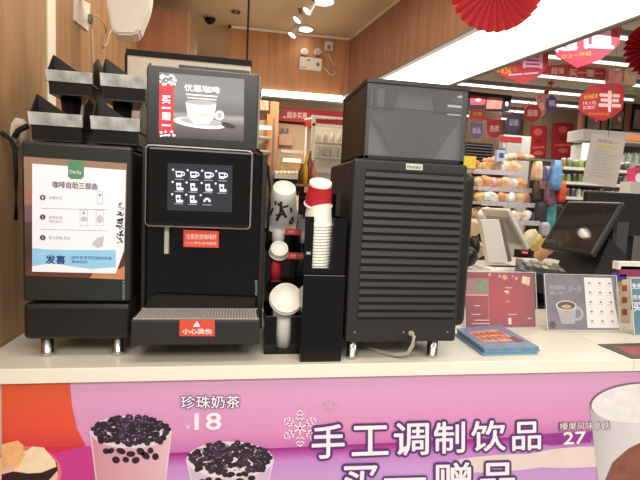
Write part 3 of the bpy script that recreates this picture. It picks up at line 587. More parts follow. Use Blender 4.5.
# ================================================================ LEFT CORNER
def bin_(px0, px1, ptop, pmid, pbot, Y, label, slope=.09, neck=None, apex=None):
    """open black condiment bin with a clear front flap; front at depth Y"""
    xm = (px0 + px1) / 2
    xa, xb = A(px0, pmid, Y).x, A(px1, pmid, Y).x; z2, z1, z0 = A(xm, ptop, Y).z, A(xm, pmid, Y).z, A(xm, pbot, Y).z
    t = thing('condiment_bin', ((xa + xb) / 2, Y + .08, z0), label, 'bin', 'black condiment bins behind the milk cooler')
    w = .004; dp = .17
    m_ = MB().m(K['black']).prism([(xa + .004, Y + .006, z0), (xa + .004, Y, z1), (xa + .004, Y + dp, z1), (xa + .004, Y + dp, z0)], (w, 0, 0)).prism([(xb - .008, Y + .006, z0), (xb - .008, Y, z1), (xb - .008, Y + dp, z1), (xb - .008, Y + dp, z0)], (w, 0, 0))
    m_.prism([(xa + .004, Y, z1), (xb - .004, Y, z1), (xb - .010, Y + .008, z0), (xa + .010, Y + .008, z0)], (0, .004, 0)).box((xa + .006, Y + .006, z0), (xb - .006, Y + dp, z0 + w)).box((xa + .006, Y + dp - w, z0), (xb - .006, Y + dp, z1 + .02)); m_.build('tray', t)
    m_ = MB().m(K['flap']).prism([(xa, Y - .004, z1), (xb, Y - .004, z1), (xb + .001, Y - .010, z2), (xa - .001, Y - .010, z2)], (0, .003, 0)).prism([(xa - .001, Y - .010, z2), (xb + .001, Y - .010, z2), (xb, Y + .04, z2 + .004), (xa, Y + .04, z2 + .004)], (0, 0, .002)); m_.build('clear_flap', t)
    hgt = .058
    for x in (xa - .002, xb - .002):
        m_ = MB().m(K['black']).prism([(x, Y - .004, z1), (x, Y + .004, z2 + hgt * .5 if x > xa else z2), (x, Y + .05, z2 + hgt), (x, Y + dp, z2 + hgt * .25), (x, Y + dp, z1)], (.004, 0, 0)); m_.build('side_wing', t)
    MB().m(K['black']).prism([(xa + .003, Y + .045, z2 + hgt), (xa + .003, Y + .05, z1 + .01), (xa + .085, Y + .05, z2 + .004)], (0, .004, 0)).build('lid', t)
    if neck: MB().m(K['black']).cyl(((xa + xb) / 2 - .02, Y + .07, z0 - neck), ((xa + xb) / 2 - .02, Y + .07, z0), .022, .03).box(((xa + xb) / 2 - .04, Y + .04, z0 - neck - .004), ((xa + xb) / 2, Y + .1, z0 - neck)).build('neck', t)
    return t
bin_(29.5, 83, 114.5, 126, 141, .16, 'lower left black condiment bin with clear flap, on top of the milk cooler')
bin_(91.5, 140, 118.5, 130.5, 144, .16, 'lower right black condiment bin with clear flap, against the touch screen')
bin_(47, 93, 72.5, 82.5, 95, .30, 'upper left black condiment bin raised on a neck', neck=.075)
bin_(101, 147, 76, 87.5, 101, .30, 'upper right black condiment bin raised beside the menu monitor', neck=.07)
m_ = MB().m(K['black']).box((-.54, .20, 1.567), (-.29, .44, 1.585)); one('tray_rack', m_, 'flat black rack plate under the condiment bins on the milk cooler', 'rack')
m_ = MB().m(mat('bag_white', (188, 176, 158), .5, var=.12, scale=30)); m_.blob(A(4, 132, .28), (.045, .04, .05), 1, .12); m_.blob(A(18, 133, .3), (.03, .03, .045), 2, .14)
one('plastic_bag', m_, 'crumpled pale plastic bag behind the left edge of the milk cooler', 'bag')
m_ = MB().m(K['void']).tube([A(x, y, .2) for x, y in [(-14, 128), (-4, 131), (4, 134), (11, 140), (15, 150), (16, 175), (16, 220)]], .006).tube([A(x, y, .2) for x, y in [(14, 138), (18, 131), (23, 128), (28, 126)]], .008); one('drain_hose', m_, 'black hose curving past the left side of the milk cooler', 'hose')
# socket with plug, on the left wall
def lwq(pts, mb, mt, d, X=LW2):
    mb.m(mt); mb.prism([AX(x, y, X + d + .0) for x, y in pts], (-d, 0, 0)); return mb
so = thing('wall_socket', AX(83, 10, LW2), 'white square wall socket with a plugged cable, high on the left wood wall', 'socket')
m_ = MB(); lwq([(75.2, -4), (90.5, 4), (88.5, 31), (75.2, 20.5)], m_, K['white'], .008); m_.build('plate', so)
q = AX(87, 19, LW2); m_ = MB().m(K['grey']).box((LW2 + .006, q.y - .016, q.z - .018), (LW2 + .024, q.y + .016, q.z + .018), .004).build('plug', so)
m_ = MB().m(K['cable']).tube([q + Vector((.03, 0, 0))] + [AX(x, y, LW2 + .04) for x, y in [(90, 15), (97, 16), (103, 22), (106, 30), (104, 40), (103, 48), (107, 44), (109, 34), (112, 30), (113, 26)]], .0035); one('power_cable', m_, 'pale cable hanging from the wall socket to the white wall box', 'cable')
m_ = MB().m(K['cable']).tube([AX(x, y, LW2 + .008) for x, y in [(92, 28), (92.5, 45), (93, 60), (93.5, 78)]], .003); one('power_cable', m_, 'thin pale cable running straight down the left wall below the socket', 'cable')
bx = thing('wall_box', A(128, 42, 1.0), 'large white plastic box with rounded corners hanging high on the left wall', 'wall box')
m_ = MB().m(K['white']).prism([A(108, -20, 1.0), A(152, -17, 1.0), A(149, 5, 1.0), A(139, 31, 1.0), A(134, 34.5, 1.0), A(116, 34, 1.0), A(112, 30, 1.0), A(106, 4, 1.0)], (-.01, .12, 0))
bmesh.ops.bevel(m_.bm, geom=list(m_.bm.edges), offset=.008, segments=2, affect='EDGES'); m_.build('housing', bx)
m_ = MB().m(K['white']).box((LW2, 1.03, A(113, 2, 1.1).z), (A(113, 10, 1.1).x + .02, 1.08, A(113, -8, 1.1).z)); m_.build('wall_bracket', bx)
# hanging board
hb = thing('hanging_board', A(190, 118, .62), 'cream hanging board with a black top rail behind the menu monitor', 'board')
za, xa_, xb_ = A(190, 57, .62).z, A(127.5, 60, .62).x, A(251, 62, .62).x
MB().m(mat('board_cream', (204, 192, 172), .5)).box((xa_, .62, za - .30), (xb_, .65, za - .008)).build('board', hb)
MB().m(K['void']).box((xa_ - .004, .612, za - .012), (xb_ + .003, .66, za + .006)).box((xa_ - .008, .612, za - .3), (xa_, .66, za - .01)).build('top_rail', hb)
q = A(247, 60, .63)
m_ = MB().m(K['void']).cyl((q.x, .63, q.z - .01), (q.x, .63, 2.885), .004, n=8); m_.build('suspension_cable', hb)
# ceiling things
q = AZ(210, 17, 2.885); dm = thing('dome_camera', q, 'small black dome camera on the kiosk ceiling', 'camera')
MB().m(K['white']).cyl(q, q - Vector((0, 0, .015)), .05).build('base', dm); MB().m(K['void']).blob(q - Vector((0, 0, .018)), (.042, .042, .04), 0, 0, 3).build('dome', dm)
q = AZ(236, 11, 2.885); m_ = MB().m(K['plaster']).cyl(q, q - Vector((0, 0, .012)), .035); one('smoke_detector', m_, 'flat beige disc detector on the kiosk ceiling', 'detector')
for (px_, py_, rr, lab) in ((305.5, 28, .062, 'round white recessed downlight nearer the back wall'), (323.5, 0, .075, 'round white recessed downlight cut by the top edge')):
    q = AZ(px_, py_, 2.885); t = thing('downlight', q, lab, 'light'); MB().m(K['lamp']).cyl(q - Vector((0, 0, .012)), q - Vector((0, 0, .004)), rr).build('lens', t); MB().m(K['white']).lathe([(rr, -.014), (rr + .012, -.014), (rr + .014, 0), (rr, 0)], Matrix.Translation(q)).build('ring', t)
    l = bpy.data.lights.new('downlight_lamp', 'SPOT'); l.energy = .8; l.spot_size = 2.2; l.color = (1, .85, .65); l.shadow_soft_size = .05; lo_ = bpy.data.objects.new('downlight_lamp', l); lo_.location = q - Vector((0, 0, .03)); COL.objects.link(lo_)
for (px_, py_, dx, dy, lab) in ((298, 24, -6, 11, 'small white cone spotlight aimed down left, lowest of the track spots'), (313, 3, -6, 8, 'small white cone spotlight above the downlight'), (300, 15, -3, 5, 'small dark-backed spotlight head on the ceiling mount')):
    q = AZ(px_, py_ - 6, 2.885); e = A(px_ + dx, py_ + dy, q.y - .02); s0 = A(px_ + 1, py_, q.y - .02)
    t = thing('track_spotlight', q, lab, 'spotlight'); MB().m(K['grey']).cyl(q, s0, .012, n=8).build('arm', t); MB().m(K['white']).cyl(s0, e, .018, .036, 16).build('shade', t); d_ = (e - s0).normalized(); MB().m(K['lamp']).cyl(e, e + d_ * .004, .031, n=16).build('lens', t)
# emergency light
Yb = BX - .001
em = thing('emergency_light', A(311, 70, Yb), 'white twin head emergency light box on the back wood wall', 'emergency light')
m_ = MB(); pbox(m_, 299.5, 57.5, 321.8, 69.3, Yb - .05, .05, K['white'], .004); m_.build('housing', em)
Pe = PY(Yb - .05)
m_ = MB(); flat(m_, Pe, ell(318, 64.5, 1.8, 1.8, 10), K['grey'], .002); flat(m_, Pe, ell(308.5, 60, 1.4, 1, 10), K['grey'], .002); flat(m_, Pe, [(301, 66.5), (307, 66.8), (307, 67.5), (301, 67.2)], K['red'], .002); m_.build('indicator', em)
for x in (304.5, 317.8):
    q = A(x, 51.8, Yb - .05); h = MB().m(K['white']).cyl(q + Vector((0, .05, 0)), q, .02, .032, 16).build('lamp_head', em); MB().m(mat('lamp_reflector', (170, 164, 150), .3)).cyl(q + Vector((0, -.003, 0)), q, .027, n=16).build('lens', h)
sk = thing('wall_socket', A(329, 51, Yb), 'small white socket on the back wood wall beside the emergency light', 'socket'); m_ = MB(); pbox(m_, 325, 41.5, 333, 50.5, Yb - .01, .01, K['white'], .002); m_.build('plate', sk); m_ = MB(); pbox(m_, 327.5, 45, 330.5, 48, Yb - .03, .02, K['grey']); m_.build('plug', sk)
m_ = MB().m(K['white']).tube([A(x, y, Yb - .02) for x, y in [(329, 48), (328, 54), (331, 60), (335, 66), (336, 71), (334, 75), (330, 75), (326, 70), (321, 66)]], .004); one('power_cable', m_, 'white cable looping from the small socket to the emergency light', 'cable')
# ================================================================ ROOM BEHIND THE OPENING
KY = 5.45
m_ = MB(); pbox(m_, 266, 97, 277.5, 200, 4.9, .3, mat('pillar_oak', (205, 140, 86), .5, kind='wood')); struct('wall_pillar', m_)
m_ = MB(); pbox(m_, 277, 96, 352, 110, KY - .02, .02, mat('taupe_panel', (150, 118, 92), .6)); pbox(m_, 277, 124, 306, 200, KY - .02, .02, mat('cream_tiles', (206, 184, 150), .5)); struct('wall_panel', m_)
pf = thing('picture_frame', A(263, 112, 4.9), 'dark framed picture on the wood pillar beside the red banner', 'picture'); m_ = MB(); pbox(m_, 255, 97, 270.5, 113, 4.6, .03, mat('frame_brown', (66, 34, 26), .5)); m_.build('frame', pf); m_ = MB(); flat(m_, PY(4.6), [(256, 99.5), (268.5, 100), (268.5, 110.5), (256, 110)], mat('photo_print', (206, 150, 126), .5, var=.4, scale=20), .003); m_.build('picture', pf)
rb = thing('shop_banner', A(310, 124, KY - .1), 'red banner with white lettering on the wall behind the coffee corner', 'banner')
m_ = MB(); flat(m_, PY(KY - .1), [(276.5, 107.5), (345, 112), (345, 126), (276.5, 120)], K['red'], 0, .14); m_.build('panel', rb)
wr = mat('banner_white', (244, 214, 206), .5)
m_ = MB(); text(m_, '超多实惠', PY(KY - .1), (287, 111.5), (307, 112.6), (287, 118), wr, .004, .02); text(m_, '就在这', PY(KY - .1), (311, 114.5), (325, 115.5), (311, 118.5), wr, .004, .01); flat(m_, PY(KY - .1), ell(281, 111.5, 3, 2.5, 12), mat('badge_green', (90, 90, 70), .5), .004); flat(m_, PY(KY - .1), [(283, 116.5), (286, 116.7), (286, 118), (283, 117.8)], wr, .004); m_.build('lettering', rb)
m_ = MB(); pbox(m_, 305, 100, 309.5, 103, KY - .06, .04, K['white']); pbox(m_, 311, 100.3, 314.5, 103.3, KY - .06, .04, K['white']); one('wall_socket', m_, 'pair of small white sockets above the red banner', 'socket')
# display fridge with red header
fr = thing('display_fridge', A(328, 205, 4.2), 'white framed glass display fridge with red header behind the opening', 'fridge')
mw_ = K['white']
m_ = MB(); pbox(m_, 310.5, 117, 314, 205, 4.2, .04, mw_); pbox(m_, 312, 116.5, 352, 119, 4.2, .04, mw_); pbox(m_, 312, 124.5, 352, 127, 4.2, .04, mw_); pbox(m_, 304, 117.5, 306, 205, 4.75, .04, mw_); pbox(m_, 346, 117, 353, 205, 4.2, .04, mw_); m_.prism([A(304, 118.5, 4.75), A(312, 117, 4.2), A(312, 119, 4.2), A(304, 120.5, 4.75)], (.02, .01, 0)); m_.build('frame', fr)
m_ = MB(); flat(m_, PY(4.21), [(314, 119), (346, 120), (346, 125), (314, 125)], K['red'], 0, .02); m_.m(K['red']).prism([A(304.5, 120.5, 4.75), A(311, 119, 4.25), A(311, 126, 4.25), A(304.5, 127, 4.75)], (.01, .01, 0)); m_.build('header', fr)
m_ = MB(); pbox(m_, 314, 127, 346, 205, 4.5, .03, mat('fridge_back', (206, 200, 182), .5, var=.15, scale=5)); m_.build('back_panel', fr)
m_ = MB(); pbox(m_, 314, 127, 346, 205, 4.21, .006, K['clear']); m_.build('glass_door', fr)
for i, y in enumerate((142, 157, 172)):
    m_ = MB(); pbox(m_, 314, y, 346, y + 1, 4.3, .18, K['steel']); m_.build('shelf', fr)
R = random.Random(4)
bt = None
for i, y in enumerate((142, 157)):
    for k in range(4):
        z = A(330, y, 4.3).z; x = A(318 + k * 7, y, 4.38).x
        o = one('bottle', MB().m(mat(f'drink_{k % 3}', [(186, 190, 160), (190, 160, 140), (200, 190, 170)][k % 3], .3)).lathe([(0, 0), (.028, 0), (.028, .07), (.012, .10), (.012, .12), (0, .12)], Matrix.Translation((x, 4.38, z + .001)), 10), ['upper', 'lower'][i] + ' shelf drink bottle in the display fridge', 'bottle', 'bottles in the display fridge')
# warm display counter
dc = thing('display_counter', A(288, 200, 4.4), 'pale display counter with a warm lit shelf behind the cup dispensers', 'counter')
m_ = MB(); pbox(m_, 275, 178, 303, 260, 4.3, .5, K['void']); pbox(m_, 275, 174.5, 305, 179, 4.28, .55, K['cream']); m_.build('cabinet', dc)
m_ = MB(); pbox(m_, 281, 158, 303, 174, 4.75, .06, mat('display_warm', (222, 180, 128), .5, var=.2, scale=8)); m_.m(K['cream']); pbox(m_, 281, 150, 303, 153, 4.6, .2, K['cream']); m_.build('shelf_case', dc)
m_ = MB(); pbox(m_, 283, 158.5, 301, 162, 4.6, .03, mat('warm_strip', (255, 238, 200), .5, emit=1.2)); m_.build('strip_light', dc)
for i in range(7):
    q = A(276 + i * 4.1, 174.4, 4.4); one('paper_wrap', MB().m(K['white']).blob(q + Vector((0, 0, .022)), (.03, .03, .022), i, .12, 1), 'white crumpled wrap lying on the pale display counter', 'wrap', 'white wraps on the display counter')
m_ = MB(); pbox(m_, 279, 134, 293, 145, KY - .1, .03, mat('pink_poster', (214, 170, 150), .5, var=.12, scale=15)); one('wall_poster', m_, 'pink poster on the cream tiled wall of the back room', 'poster')
m_ = MB(); pbox(m_, 281, 128, 284, 132, KY - .1, .03, K['grey']); pbox(m_, 286, 128, 288.5, 132, KY - .1, .03, K['grey']); one('wall_switch', m_, 'two small grey wall switches above the pink poster', 'switch')
ll = thing('shelf_cabinet', A(264, 200, 4.6), 'glazed cabinet with a lit shelf right of the touch screen', 'cabinet')
m_ = MB(); pbox(m_, 252, 120, 273, 205, 5.0, .06, mat('cabinet_back', (206, 186, 150), .6, var=.12)); pbox(m_, 271.5, 118, 274, 205, 4.6, .05, K['grey']); m_.build('cabinet_frame', ll)
m_ = MB(); pbox(m_, 257, 125.8, 271.3, 129, 4.62, .03, mat('cool_strip', (250, 255, 255), .5, emit=2)); m_.build('strip_light', ll)
for y in (136, 150, 163): m_ = MB(); pbox(m_, 252, y, 271.5, y + 1.4, 4.65, .3, K['white']); m_.build('shelf', ll)
for k, (x, y, c, h) in enumerate(((305, 184, (222, 170, 30), .30), (301, 184, (90, 60, 40), .22), (309, 184, (120, 70, 50), .36), (313, 184, (190, 130, 90), .26))):
    q = A(x, y, 3.9); m_ = MB().m(mat(f'syrup_{k}', c, .3)).lathe([(0, 0), (.035, 0), (.035, h * .6), (.014, h * .8), (.014, h), (0, h)], Matrix.Translation(q), 12)
    one('syrup_bottle', m_, ['bright yellow', 'short dark brown', 'tall brown', 'pale tan'][k] + ' syrup bottle standing behind the paper cups', 'bottle')
m_ = MB().m(K['woodD']).box((A(296, 184, 3.8).x, 3.8, A(300, 186, 3.8).z), (A(318, 184, 3.8).x, 4.0, A(300, 184, 3.9).z)); one('bottle_shelf', m_, 'brown shelf board carrying the syrup bottles', 'shelf')
m_ = MB(); pbox(m_, 344, 97, 352, 106, 3.6, .03, K['sticker']); one('hanging_tag', m_, 'orange tag on the white post left of the smoked hopper', 'tag')
m_ = MB(); pbox(m_, 343, 104, 356, 205, 3.62, .06, K['white']); struct('trim_3', m_)
# ================================================================ RIGHT SIDE OF THE COUNTER
def posed(p, yaw, tilt, roll=0):
    """frame of a rectangle: centre p, faces -Y turned by yaw, leaned back by tilt"""
    yaw, tilt, roll = map(math.radians, (yaw, tilt, roll))
    u = Vector((math.cos(yaw), math.sin(yaw), 0)); n0 = Vector((math.sin(yaw), -math.cos(yaw), 0)); v = Vector((0, 0, math.cos(tilt))) - n0 * math.sin(tilt)
    u2 = u * math.cos(roll) + v * math.sin(roll); v2 = v * math.cos(roll) - u * math.sin(roll); n = u2.cross(v2)
    return Matrix(((u2.x, v2.x, n.x, p[0]), (u2.y, v2.y, n.y, p[1]), (u2.z, v2.z, n.z, p[2]), (0, 0, 0, 1)))
class Card:                        # flat print in the card's own coordinates, 0..1 across, 0..1 down
    def __init__(s, M, w, h): s.M, s.w, s.h = M, w, h; s.n = (M.to_3x3() @ Vector((0, 0, 1)))
    def at(s, x, y, off=0): return s.M @ Vector(((x - .5) * s.w, (.5 - y) * s.h, off))
def rc(x0, y0, x1, y1): return [(x0, y0), (x1, y0), (x1, y1), (x0, y1)]
def acrylic(M, w, h, label):
    c = M @ Vector((0, -h / 2, 0)); t = thing('menu_stand', (c.x, c.y, 1.0), label, 'menu stand')
    m_ = MB().m(K['clear']).box((-w / 2, -h / 2, -.001), (w / 2, h / 2, .001), 0, M @ Matrix.Translation((0, 0, .004))).box((-w / 2, -h / 2, -.001), (w / 2, h / 2, .001), 0, M @ Matrix.Translation((0, 0, -.004)))
    m_.box((-w / 2, -h / 2 - .002, -.006), (w / 2, -h / 2, .006), 0, M); m_.m(K['clear']).box((c.x - w / 2, c.y, 1.0005), (c.x + w / 2, c.y + .07, 1.003)); m_.build('acrylic_sleeve', t)
    m_ = MB().m(mat('acrylic_edge', (226, 226, 226), .2, var=.02)); e = .0018
    for q in ((-w / 2, -h / 2, -w / 2 + e, h / 2), (w / 2 - e, -h / 2, w / 2, h / 2), (-w / 2, h / 2 - e, w / 2, h / 2), (-w / 2, -h / 2, w / 2, -h / 2 + e)): m_.box((q[0], q[1], .003), (q[2], q[3], .0056), 0, M)
    m_.build('edge', t); return t
W, H = .297, .212
def radial(name, c0, c1, ctr):
    m = bpy.data.materials.new(name); m.use_nodes = True; nt = m.node_tree; b = nt.nodes['Principled BSDF']; b.inputs['Roughness'].default_value = .35
    tc = nt.nodes.new('ShaderNodeTexCoord'); mp = nt.nodes.new('ShaderNodeMapping'); gd = nt.nodes.new('ShaderNodeTexGradient'); gd.gradient_type = 'SPHERICAL'; cr_ = nt.nodes.new('ShaderNodeValToRGB')
    mp.vector_type = 'TEXTURE'; mp.inputs['Location'].default_value = ctr; mp.inputs['Scale'].default_value = (.2, .2, .2); nt.links.new(tc.outputs['Object'], mp.inputs[0]); nt.links.new(mp.outputs[0], gd.inputs[0]); nt.links.new(gd.outputs[0], cr_.inputs[0])
    cr_.color_ramp.elements[0].color = (*s2l(c0), 1); cr_.color_ramp.elements[1].color = (*s2l(c1), 1); nt.links.new(cr_.outputs[0], b.inputs['Base Color']); return m
M1 = posed((.98, .367, 1.105), .2, 11.5); t = acrylic(M1, W, H, 'clear acrylic menu stand with a red festive card, beside the tall louvred machine')
Cd = Card(M1, W, H)
m_ = MB(); flat(m_, Cd, rc(.02, .02, .98, .98), radial('festive_red', (128, 58, 74), (190, 62, 76), M1.translation - WP[t.name]), 0); o = m_.build('card', t)
m_ = MB(); flat(m_, Cd, rc(.02, .13, .34, .42), mat('menu_mauve', (170, 120, 124), .4), .0005); flat(m_, Cd, rc(.16, .16, .32, .36), mat('menu_sage', (122, 146, 116), .4, var=.3, scale=80), .0008)
lt = mat('menu_pale_print', (238, 196, 190), .5)
for q in ((.57, .1, .05), (.68, .08, .02), (.73, .12, .03), (.5, .08, .03), (.36, .06, .03)): flat(m_, Cd, ell(q[0], q[1], q[2] * .75, q[2], 12), mat('bauble_print', (232, 150, 120), .5), .0008)
flat(m_, Cd, [(.82, .07), (.93, .1), (.91, .25), (.8, .2)], mat('gift_print', (226, 200, 170), .5, var=.15), .0008)
for x, y, w in ((.57, .28, .1), (.58, .38, .04), (.58, .52, .04), (.14, .6, .08), (.1, .75, .12), (.14, .85, .2), (.1, .91, .24), (.6, .75, .12), (.87, .82, .06)): flat(m_, Cd, rc(x - .0, y, x + w, y + .016), lt, .0008)
flat(m_, Cd, rc(.6, .82, .64, .93), mat('cup_print_white', (240, 236, 232), .5), .0008); flat(m_, Cd, rc(.56, .34, .62, .37), mat('cup_print_white', (240, 236, 232)), .0008); flat(m_, Cd, rc(.33, .14, .345, .95), mat('menu_mauve', (170, 120, 124)), .0007); flat(m_, Cd, rc(.02, .415, .34, .43), lt, .0007); m_.build('print', o)
M2 = posed((1.297, .332, 1.105), -1.8, 14); W = .305; t = acrylic(M2, W, H, 'clear acrylic menu stand showing a coffee cup and a white price sheet, second from left')
Cd = Card(M2, W, H)
m_ = MB(); flat(m_, Cd, rc(.015, .02, .985, .98), mat('slate_violet_print', (124, 116, 132), .4, var=.25, scale=12), 0); o = m_.build('card', t)
m_ = MB(); flat(m_, Cd, rc(.55, .05, .93, .95), K['paper'], .001); flat(m_, Cd, [(.93, .05), (.95, .5), (.985, .95), (.93, .95)], K['paper'], .001)
for r_ in range(5):
    for c_ in range(3): flat(m_, Cd, ell(.62 + c_ * .14, .15 + r_ * .17, .022, .022, 8), gy, .0014); flat(m_, Cd, rc(.59 + c_ * .13, .19 + r_ * .17, .66 + c_ * .13, .2 + r_ * .17), pg, .0014)
m_.build('price_sheet', t)
m_ = MB(); wc = mat('cup_print_pale', (176, 172, 176), .4); text(m_, '新品咖啡', Cd, (.07, .2), (.28, .2), (.07, .28), wc, .0008, .02); text(m_, '第二杯', Cd, (.07, .31), (.26, .31), (.07, .37), wc, .0008, .02); text(m_, '买一赠', Cd, (.33, .2), (.5, .2), (.33, .32), wc, .0008)
flat(m_, Cd, ell(.42, .7, .09, .13, 18), wc, .0008); flat(m_, Cd, ell(.42, .7, .055, .08, 18), mat('slate_violet_print', (124, 116, 132)), .0011)
flat(m_, Cd, [(.14, .56), (.42, .56), (.38, .88), (.2, .88)], wc, .0014); flat(m_, Cd, ell(.28, .56, .14, .09, 24), mat('cup_rim_print', (220, 216, 214), .4), .0017); flat(m_, Cd, ell(.28, .56, .12, .072, 24), mat('latte_print', (80, 54, 44), .4), .002); flat(m_, Cd, ell(.28, .58, .07, .035, 20), mat('latte_foam_print', (196, 164, 120), .4), .0023)
flat(m_, Cd, ell(.08, .9, .05, .06, 12), mat('bean_print', (64, 50, 56), .4), .0008); m_.build('print', o)
M3 = posed((A(632, 300, .27).x + .085, .27, 1.105), 0, 12); t = acrylic(M3, .17, .215, 'acrylic stand with a blue card cut by the right edge of the photo')
Cd = Card(M3, .17, .215); m_ = MB(); flat(m_, Cd, rc(.02, .02, .98, .98), mat('card_blue', (70, 122, 150), .4, var=.1), 0); m_.build('card', t); m_ = MB(); text(m_, '买一赠一', Cd, (.05, .42), (.85, .42), (.05, .58), W_, .0008, .02); text(m_, '免费', Cd, (.05, .1), (.3, .1), (.05, .2), W_, .0008, .02); text(m_, '青春', Cd, (.05, .3), (.3, .3), (.05, .38), W_, .0008, .01); m_.build('lettering', t)
# stack of magazines
def sheet_stack(pts, z0, th, mt, label, name='magazine', extra=None):
    m_ = MB().m(mt).prism([Vector((*AZ(x, y, z0 + th)[:2], z0)) for x, y in pts], (0, 0, th)); return one(name, m_, label, 'magazine')
mg = mat('magazine_blue', (112, 158, 178), .4, var=.1)
base = [(456, 333), (500, 329), (538.5, 352), (483.5, 353.5)]
def mag(dx, dy, z0, label, cov):
    pts = [AZ(x + dx, y + dy, 1.0) for x, y in base]; t = thing('magazine', ((pts[0] + pts[2]) / 2).to_tuple()[:2] + (z0,), label, 'magazine', None)
    MB().m(mg).prism([(p.x, p.y, z0) for p in pts], (0, 0, .006)).build('pages', t); c = MB().m(cov).prism([(p.x, p.y, z0 + .006) for p in pts], (0, 0, .0008)).build('cover', t); return t, c, pts
cov = mat('cover_slate_blue', (112, 130, 160), .35, var=.12)
mag(-1, 2.6, 1.0, 'blue edged magazine at the bottom of the stack in front of the red menu', cov); mag(1, 1.8, 1.007, 'blue edged magazine in the middle of the stack', cov)
t, c, pts = mag(0, 1.2, 1.014, 'top magazine of the stack with an orange and red cover picture', cov)
def mg_at(u, v, z=1.0215): a = pts[0].lerp(pts[1], u); b = pts[3].lerp(pts[2], u); q = a.lerp(b, v); return Vector((q.x, q.y, z))
m_ = MB().m(mat('cover_peach', (200, 150, 130), .4, var=.3, scale=60)).face([mg_at(.1, .25), mg_at(.75, .2), mg_at(.8, .75), mg_at(.15, .75)])
for i in range(5):
    for j in range(2): m_.m(mat('cover_orange', (170, 84, 60), .4, var=.3)).face([mg_at(.16 + i * .12, .32 + j * .2, 1.0218), mg_at(.25 + i * .12, .3 + j * .2, 1.0218), mg_at(.26 + i * .12, .45 + j * .2, 1.0218), mg_at(.17 + i * .12, .46 + j * .2, 1.0218)])
m_.m(mat('cover_brown', (110, 60, 50), .4)).face([mg_at(.7, .6, 1.022), mg_at(.86, .55, 1.022), mg_at(.9, .78, 1.022), mg_at(.72, .8, 1.022)]); m_.build('cover_picture', c)
p4 = [AZ(x, y, 1.003) for x, y in [(598, 344), (680, 342), (720, 356), (632, 358)]]
t = thing('leaflet', p4[0], 'dark green and red leaflet lying on the counter at the right edge', 'leaflet'); o = MB().m(mat('leaflet_dark', (58, 60, 50), .4, var=.2)).prism([(p.x, p.y, 1.0) for p in p4], (0, 0, .003)).build('sheet', t)
p5 = [AZ(x, y, 1.003) for x, y in [(614, 346.5), (680, 345), (704, 353), (632, 355)]]; m_ = MB().m(mat('leaflet_red', (150, 70, 70), .4, var=.3, scale=70)).face([(p.x, p.y, 1.0035) for p in p5]); m_.build('sheet_print', o)
# stacked gum boxes behind third stand
for i, (x0, y0, x1, y1, c, lab) in enumerate(((618, 262, 652, 270, (236, 232, 224), 'white flat packet on top of the pile behind the blue card'), (620, 266, 652, 277, (150, 60, 100), 'magenta packet in the pile behind the blue card'), (617, 274, 627, 280, (70, 60, 140), 'violet packet in the pile behind the price sheet'), (620, 279, 632, 327, (206, 190, 160), 'upright cream box with red marks between the two stands'))):
    m_ = MB(); pbox(m_, x0, y0, x1, y1, .42, .03, mat(f'packet_{i}', c, .4, var=.1, scale=50), .002)
    if i == 3:
        for y in (285, 297, 309): flat(m_, PY(.42), [(622, y), (627, y), (627, y + 6), (622, y + 6)], mat('packet_mark', (170, 70, 60), .4), .001)
    one('gum_packet', m_, lab, 'packet')
# ---- back counter with the tills
zk = 1.12
bc = thing('till_counter', (1.9, 1.4, 0), 'pale till counter behind the menu stands', 'counter')
MB().m(K['cream']).box((1.0, .95, zk - .03), (2.9, 1.43, zk)).build('worktop', bc); MB().m(K['grey']).box((1.02, .97, 0), (2.88, 1.41, zk - .03)).build('cabinet', bc)
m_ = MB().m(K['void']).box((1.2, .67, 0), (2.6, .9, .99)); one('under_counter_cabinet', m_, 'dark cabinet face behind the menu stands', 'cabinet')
# dark till with touch display
Mp = posed((1.646, .827, 1.377), -88.5, 29.3)
ps = thing('till', (1.75, .85, 1.05), 'black touch screen till tilted back on its base, behind the coffee cup menu', 'till')
o = MB().m(K['black']).box((-.18, -.145, -.03), (.18, .145, 0), .012, Mp).build('screen_frame', ps)
MB().m(mat('till_glass', (46, 42, 42), .04)).box((-.16, -.125, 0), (.16, .125, .0012), 0, Mp).build('touch_screen', o)
c = Mp @ Vector((0, -.05, -.04))
MB().m(K['black']).prism([(c.x - .04, .70, 1.06), (c.x + .16, .70, 1.06), (c.x + .16, .70, 1.25), (c.x + .06, .70, 1.33)], (0, .26, 0)).box((c.x - .10, .68, 1.045), (c.x + .22, .98, 1.075), .006).build('base', ps)
m_ = MB().m(K['black']).box((1.50, .68, .99), (2.1, .95, 1.045), .01); one('cash_drawer', m_, 'black cash drawer under the dark till', 'cash drawer')
# customer display behind
cdp = thing('customer_monitor', (2.1, 1.1, 1.12), 'large black monitor seen from behind the dark till, at the right edge', 'monitor')
m_ = MB(); pbox(m_, 586, 192.5, 668, 236, 1.05, .04, K['black'], .01); m_.build('screen_back', cdp)
m_ = MB(); q = A(620, 240, 1.09); m_.m(K['void']).box((q.x - .09, 1.09, zk), (q.x + .09, 1.14, A(620, 228, 1.09).z), .004); m_.m(K['grey']); pbox(m_, 616, 222, 627.5, 262, 1.0, .03, mat('slate_plastic', (66, 68, 72), .4), .003); m_.build('stand_neck', cdp)
q = A(620, 266, 1.05); m_ = MB().m(K['void']).box((q.x - .16, .97, zk), (q.x + .14, 1.17, zk + .03), .006); m_.build('stand_base', cdp)
